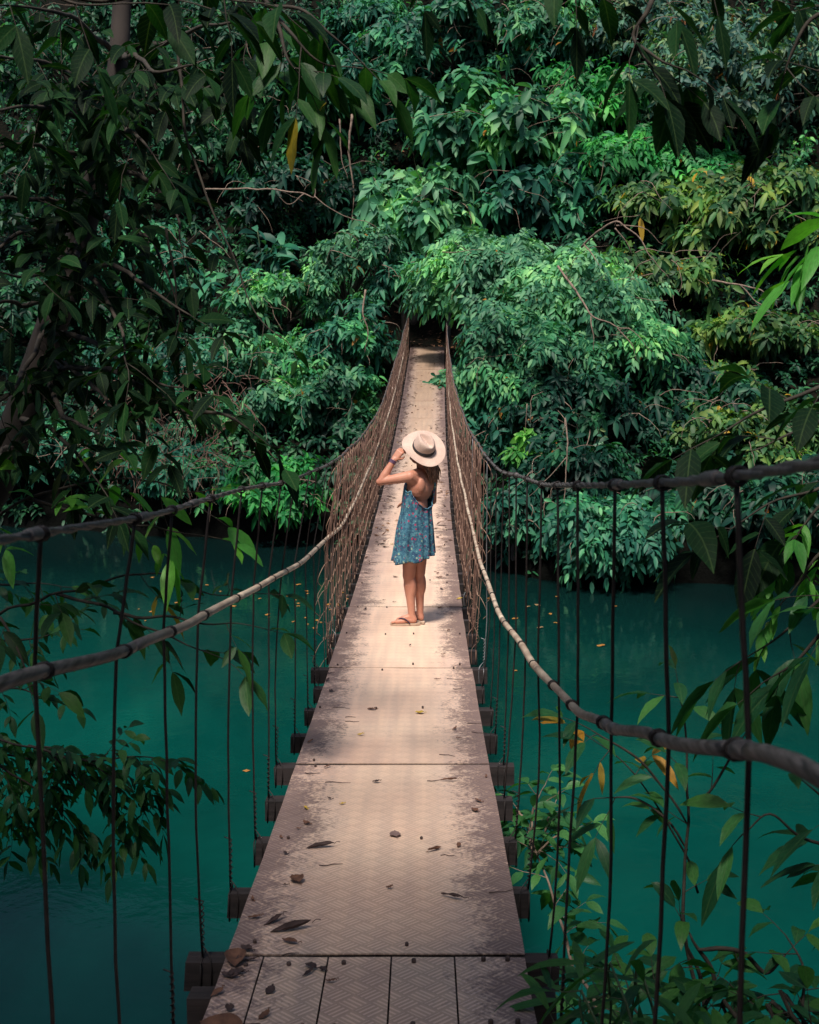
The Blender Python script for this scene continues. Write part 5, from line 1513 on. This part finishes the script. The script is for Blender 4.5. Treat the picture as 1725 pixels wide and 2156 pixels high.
branch_thing('hanging_branch', 'dark branch of long drooping leaves at right below the main cable', 'branch',
  [[(1810, 1180, 4.6), (1730, 1250, 4.6), (1650, 1330, 4.6), (1560, 1390, 4.6)], [(1810, 1260, 4.4), (1730, 1330, 4.4), (1660, 1400, 4.4), (1600, 1440, 4.4)]], NEAR_SAP, 49, **dict(KWN, leaf=.24, asp=.30, step=.16, tl=.16, hang=.8, seg=.06))
branch_thing('hanging_branch', 'dark broad leaves in front of the shaded bank at right of the hangers', 'branch',
  [[(1810, 1000, 5), (1720, 1030, 5), (1620, 1060, 5), (1530, 1120, 5)]], NEAR_DARK, 50, **dict(KWN, leaf=.24, step=.14, tl=.25, hang=.6))
branch_thing('hanging_branch', 'bright green leaves around the left cable hangers', 'branch',
  [[(-80, 1120, 6.5), (60, 1050, 6.3), (220, 1010, 6.2), (350, 1020, 6.0), (430, 1070, 5.9)], [(60, 1050, 6.3), (200, 1090, 6.2), (330, 1110, 6), (440, 1130, 5.9)]], NEAR_LIGHT, 51, **dict(KWN, leaf=.20, asp=.34, step=.24, tl=.24, hang=.3, seg=.075))
branch_thing('hanging_branch', 'leafy bough spreading over the water under the left main cable', 'branch',
  [[(-80, 1330, 7), (60, 1270, 6.6), (200, 1230, 6.4), (320, 1200, 6.3), (420, 1240, 6.2), (540, 1245, 6.1)], [(120, 1250, 6.5), (240, 1290, 6.3), (360, 1340, 6.2), (470, 1390, 6.1)], [(240, 1290, 6.3), (330, 1300, 6.2), (430, 1310, 6.1), (540, 1320, 6.0)], [(0, 1300, 6.7), (40, 1380, 6.5), (60, 1440, 6.4)]], NEAR_MID, 52, **dict(KWN, leaf=.19, asp=.40, step=.26, tl=.22, hang=.3))
branch_thing('hanging_branch', 'dense drooping clump of small grey green leaves low at left', 'branch',
  [[(-120, 1500, 8.2), (0, 1560, 8), (120, 1580, 8), (220, 1620, 7.9), (310, 1690, 7.9)], [(-60, 1560, 8), (40, 1640, 8), (120, 1700, 7.9), (170, 1760, 7.9)], [(60, 1570, 8), (170, 1600, 7.9), (290, 1590, 7.9), (360, 1610, 7.8)], [(-80, 1620, 8.1), (0, 1700, 8), (60, 1760, 8)], [(100, 1580, 8), (200, 1680, 7.9), (270, 1750, 7.9)], [(-40, 1590, 8.1), (70, 1600, 8.1), (200, 1650, 8)]], NEAR_SAP, 53, **dict(KWN, leaf=.15, asp=.38, step=.085, tl=.34, hang=.7, seg=.04, start=.05))
branch_thing('shrub_branch', 'tangled leafy twigs at the left edge between the two cables', 'branch',
  [[(-80, 1360, 7.5), (20, 1350, 7.3), (120, 1330, 7.2), (170, 1290, 7.1)], [(-80, 1420, 7.5), (20, 1450, 7.3), (110, 1470, 7.2)], [(-60, 1230, 7.5), (40, 1230, 7.3), (130, 1240, 7.2)]], NEAR_SAP, 54, **dict(KWN, leaf=.12, asp=.38, step=.12, tl=.25, hang=.5, seg=.05))
branch_thing('hanging_branch', 'small sunlit leaf tip of the long hanging twig left of centre', 'branch',
  [[(375, 100, 6), (385, 230, 5.9), (420, 380, 5.8), (500, 560, 5.7), (545, 660, 5.6), (600, 715, 5.5)]], NEAR_MID, 55, **dict(KWN, leaf=.09, step=.9, start=.9, tl=.18, seg=.05, r0=.008))
branch_thing('hanging_branch', 'nearly bare dark twig dangling beside the leaning tree', 'branch',
  [[(350, 480, 6), (365, 600, 6), (375, 700, 6), (390, 790, 6)]], NEAR_DARK, 56, **dict(KWN, leaf=.12, step=1.2, start=.9, tl=.1, seg=.06, r0=.007))

# saplings at lower right, rooted on the near bank
def gb(x, y): return Vector((x, y, near_z(x, y)))
def sapling(label, seed, paths, m, wood=TWIG, name='sapling', **kw):
    rg = np.random.default_rng(seed); tb = MB(); Lv = Leaves(); f = paths[0][0]
    root = empty(name, f if isinstance(f, Vector) else at(*f), label, 'sapling')
    for p in paths:
        k2 = dict(kw); k2['start_thick'] = p is paths[0] or isinstance(p[0], Vector)
        if isinstance(p, tuple): k2.update(p[1]); p = p[0]
        twigs(tb, Lv, [q if isinstance(q, Vector) else at(*q) for q in p], rg, **k2)
    tb.build('stem', wood, root); Lv.build('foliage', m, root, 6, fold=.3, wave=.05)
G_TUFT = leaf_mat('tuft_leaf', [(.02, .10, .04), (.04, .17, .055), (.08, .25, .07)], .42, .35, True, vary=False)
KS = dict(r0=.012, step=.26, tl=.16, leaf=.20, asp=.27, droop=.45, hang=.25, seg=.06, start=.35)
sapling('slender sapling with long pointed leaves standing over the water at lower right', 61,
  [[gb(3.0, 1.6), (1520, 2500, 4.0), (1475, 2160, 4.6), (1440, 1930, 4.7), (1447, 1700, 4.8), (1440, 1520, 4.9), (1430, 1470, 4.9)],
   [(1448, 1790, 4.8), (1400, 1730, 4.8), (1340, 1690, 4.8), (1290, 1680, 4.8)], [(1447, 1700, 4.8), (1500, 1650, 4.8), (1560, 1560, 4.8)],
   [(1450, 1740, 4.8), (1380, 1640, 4.8), (1310, 1580, 4.8), (1240, 1530, 4.8)]], NEAR_SAP, **KS)
sapling('dark forked stem with drooping leaves beside the slender sapling', 62,
  [[gb(3.2, 1.7), (1540, 2480, 4.0), (1490, 2180, 4.4), (1462, 2060, 4.5), (1440, 1950, 4.5)], [(1480, 2130, 4.4), (1500, 2050, 4.4), (1460, 1970, 4.4)],
   [(1470, 2000, 4.4), (1560, 2010, 4.4), (1620, 2050, 4.4), (1660, 2010, 4.4)]], NEAR_SAP, **dict(KS, r0=.02))
sapling('pale stick like stem with a tuft of small fresh leaves beside the deck', 63,
  [[gb(2.4, 1.5), (1330, 2350, 4.2), (1260, 2130, 4.8), (1190, 1980, 5.3), (1150, 1860, 5.6), (1120, 1790, 5.8), (1085, 1700, 6.0)],
   ([(1120, 1790, 5.8), (1100, 1730, 6), (1060, 1690, 6.1)], dict(start=.2)), ([(1130, 1810, 5.8), (1150, 1740, 5.9), (1170, 1690, 6)], dict(start=.2)), ([(1125, 1800, 5.8), (1160, 1770, 5.8), (1190, 1760, 5.8)], dict(start=.2)), ([(1115, 1780, 5.8), (1120, 1710, 5.9), (1140, 1660, 6)], dict(start=.1)),
   ([(1110, 1760, 5.9), (1080, 1770, 6), (1060, 1750, 6)], dict(start=.1))], G_TUFT, TWIG_PALE, **dict(KS, start=.72, leaf=.14, asp=.36, step=.07, tl=.22, seg=.04))
sapling('low leafy growth filling the lower right corner', 64,
  [[gb(3.4, 1.6), (1700, 2350, 3.9), (1640, 2200, 4.1), (1600, 2120, 4.2), (1560, 2080, 4.2)], [gb(3.4, 1.6), (1740, 2300, 3.9), (1700, 2150, 4.1), (1690, 2050, 4.2), (1650, 1980, 4.3)], [gb(3.2, 1.6), (1560, 2400, 3.8), (1420, 2240, 4), (1340, 2130, 4.2), (1310, 2060, 4.3)],
   [gb(3.2, 1.6), (1600, 2380, 3.8), (1500, 2250, 4), (1440, 2150, 4.1), (1380, 2110, 4.2)], [gb(3.4, 1.6), (1760, 2260, 3.9), (1735, 2180, 4.0), (1700, 2120, 4.1)], [gb(3.2, 1.6), (1660, 2300, 3.9), (1560, 2200, 4.1), (1520, 2140, 4.1)]], NEAR_SAP, **dict(KS, start=.45, leaf=.16, asp=.36, step=.10, tl=.22))
sapling('twig with a few curved leaves reaching in from the right edge low down', 65,
  [[gb(4.4, 2.4), (1900, 2000, 4.6), (1790, 1830, 4.6), (1700, 1780, 4.6), (1620, 1720, 4.6), (1560, 1760, 4.6)], [(1790, 1830, 4.6), (1760, 1700, 4.6), (1690, 1650, 4.6)]], NEAR_SAP, **dict(KS, start=.55, leaf=.24, step=.22, tl=.10))
sapling('yellowing leaves on a thin arched stem behind the right hangers', 66,
  [[(1470, 1880, 4.9), (1420, 1770, 4.9), (1350, 1660, 4.9), (1290, 1590, 4.9), (1240, 1550, 4.9)]], leaf_mat('yellow_leaf', [(.10, .12, .02), (.32, .22, .03), (.42, .20, .02)], .5, .4, True, vary=False), **dict(KS, r0=.006, start=.7, step=.12, tl=.06, leaf=.18, hang=.9))
sapling('long blade leaves crossing the lower right corner of the deck', 67,
  [[gb(1.5, 1.6), (1420, 2330, 3.0), (1330, 2180, 3.3), (1260, 2080, 3.5)], [gb(1.5, 1.6), (1380, 2360, 2.9), (1280, 2200, 3.2), (1200, 2120, 3.4)], [gb(1.6, 1.6), (1330, 2400, 2.9), (1240, 2290, 3.0), (1190, 2200, 3.1)]], NEAR_SAP, GREEN_STEM, **dict(KS, start=.6, leaf=.24, asp=.13, step=.12, tl=.10, seg=.05, hang=.1, r0=.006))

# unseen trees added above and behind the camera to shade the near end
def added_shade_tree(label, trunk, cx, cy, cz, rx, ry, rz, seed, n=900):
    rg = np.random.default_rng(seed); root = empty('added_shade_tree', trunk[0], label, 'tree'); tb = MB(); Lv = Leaves()
    pts = curve_pts(trunk, 5); tb.tube(pts, [.28 - .18 * i / (len(pts) - 1) for i in range(len(pts))], 10)
    for k in range(26):
        d = norm(rg.normal(size=3)); e = Vector((cx + d[0] * rx * .8, cy + d[1] * ry * .8, cz + abs(d[2]) * rz * .4))
        tb.tube(curve_pts([pts[-1], pts[-1].lerp(e, .5) + Vector((0, 0, .4)), e], 4), [.09 - .01 * i for i in range(9)], 5)
    d = rg.uniform(-1, 1, (n, 3)); d = d[np.hypot(d[:, 0], d[:, 1]) < 1]
    C = np.array([cx, cy, cz]) + d * np.array([rx, ry, rz])
    rosettes(Lv, C, rg.normal(size=C.shape) * .4 + [0, 0, .8], rg, 8, .42, .5, .5)
    tb.build('trunk', BARK, root); Lv.build('crown', NEAR_DARK, root, 3)
added_shade_tree('large unseen tree added on the near bank to shade the start of the bridge', [Vector((4.6, -1.5, near_z(4.6, -1.5) - .3)), Vector((4.0, -1, 8)), Vector((2.5, 0, 11.0))], .5, -2.1, 12.0, 6.5, 3.5, 1.2, 5, 720)
added_shade_tree('dense unseen tree added behind the bridge start to block light', [Vector((1.5, -8, near_z(1.5, -8) - .3)), Vector((1.5, -8, 8)), Vector((1, -8, 10.0))], 0, -8.5, 10.5, 9, 2.5, 4.5, 8, 2200)
added_shade_tree('dense unseen tree added at the left of the bridge start to block light', [Vector((-9, -1, near_z(-9, -1) - .3)), Vector((-9, -1, 8)), Vector((-9, -1, 9.0))], -8.5, -1, 9.5, 2.5, 6, 3.2, 9, 900)
added_shade_tree('dense unseen tree added at the right of the bridge start to block light', [Vector((9, -1, near_z(9, -1) - .3)), Vector((9, -1, 8)), Vector((9, -1, 9.0))], 8.5, -1, 9.5, 2.5, 5, 3.0, 10, 700)
added_shade_tree('unseen wide tree added on the near left bank to shade the foliage there', [Vector((-7, 2.0, near_z(-7, 2.0) - .3)), Vector((-6.6, 3, 9)), Vector((-6, 4, 12.0))], -7.5, 3.0, 12.5, 4.5, 5.5, 1.4, 6, 900)
added_shade_tree('unseen wide tree added on the near right bank to shade the foliage there', [Vector((8, 3.0, near_z(8, 3.0) - .3)), Vector((8, 4, 9)), Vector((8, 5, 12.0))], 9.0, 2.5, 13.0, 4.0, 4.5, 1.4, 7, 350)

# ------------------------------------------------------------------ light, world, camera
SUN_EL, SUN_AZ = 62, 200      # azimuth measured clockwise from +Y
w = bpy.data.worlds.new('World'); S.world = w; w.use_nodes = True
nt = w.node_tree; bg = nt.nodes['Background']
sky = nt.nodes.new('ShaderNodeTexSky'); sky.sky_type = 'NISHITA'; sky.sun_disc = False
sky.sun_elevation = R(SUN_EL); sky.sun_rotation = R(SUN_AZ); sky.air_density = 1.0; sky.dust_density = 2.5
nt.links.new(sky.outputs[0], bg.inputs[0]); bg.inputs[1].default_value = .115
sl = bpy.data.lights.new('sun', 'SUN'); sl.energy = 5.0; sl.angle = R(9); sl.color = (1, .90, .79)
so = bpy.data.objects.new('sun', sl); COL.objects.link(so)
az = R(SUN_AZ); el = R(SUN_EL)
sd = Vector((math.sin(az) * math.cos(el), math.cos(az) * math.cos(el), math.sin(el)))
so.rotation_euler = sd.to_track_quat('Z', 'Y').to_euler()
cam = bpy.data.cameras.new('camera'); co = bpy.data.objects.new('camera', cam); COL.objects.link(co)
cam.sensor_fit = 'HORIZONTAL'; cam.sensor_width = 24; cam.lens = 36.87; cam.clip_end = 2000; cam.clip_start = .05
cam.dof.use_dof = True; cam.dof.focus_distance = 10.6; cam.dof.aperture_fstop = 9
co.location = (0, 0, CZ); co.rotation_euler = (R(90) - TH, 0, 0)
S.camera = co
S.render.engine = 'CYCLES'
S.view_settings.view_transform = 'Standard'; S.view_settings.look = 'None'; S.view_settings.exposure = 0
S.cycles.max_bounces = 5; S.cycles.diffuse_bounces = 3; S.cycles.glossy_bounces = 2; S.cycles.transmission_bounces = 3; S.cycles.transparent_max_bounces = 4
S.cycles.use_denoising = True; S.cycles.sample_clamp_indirect = 4
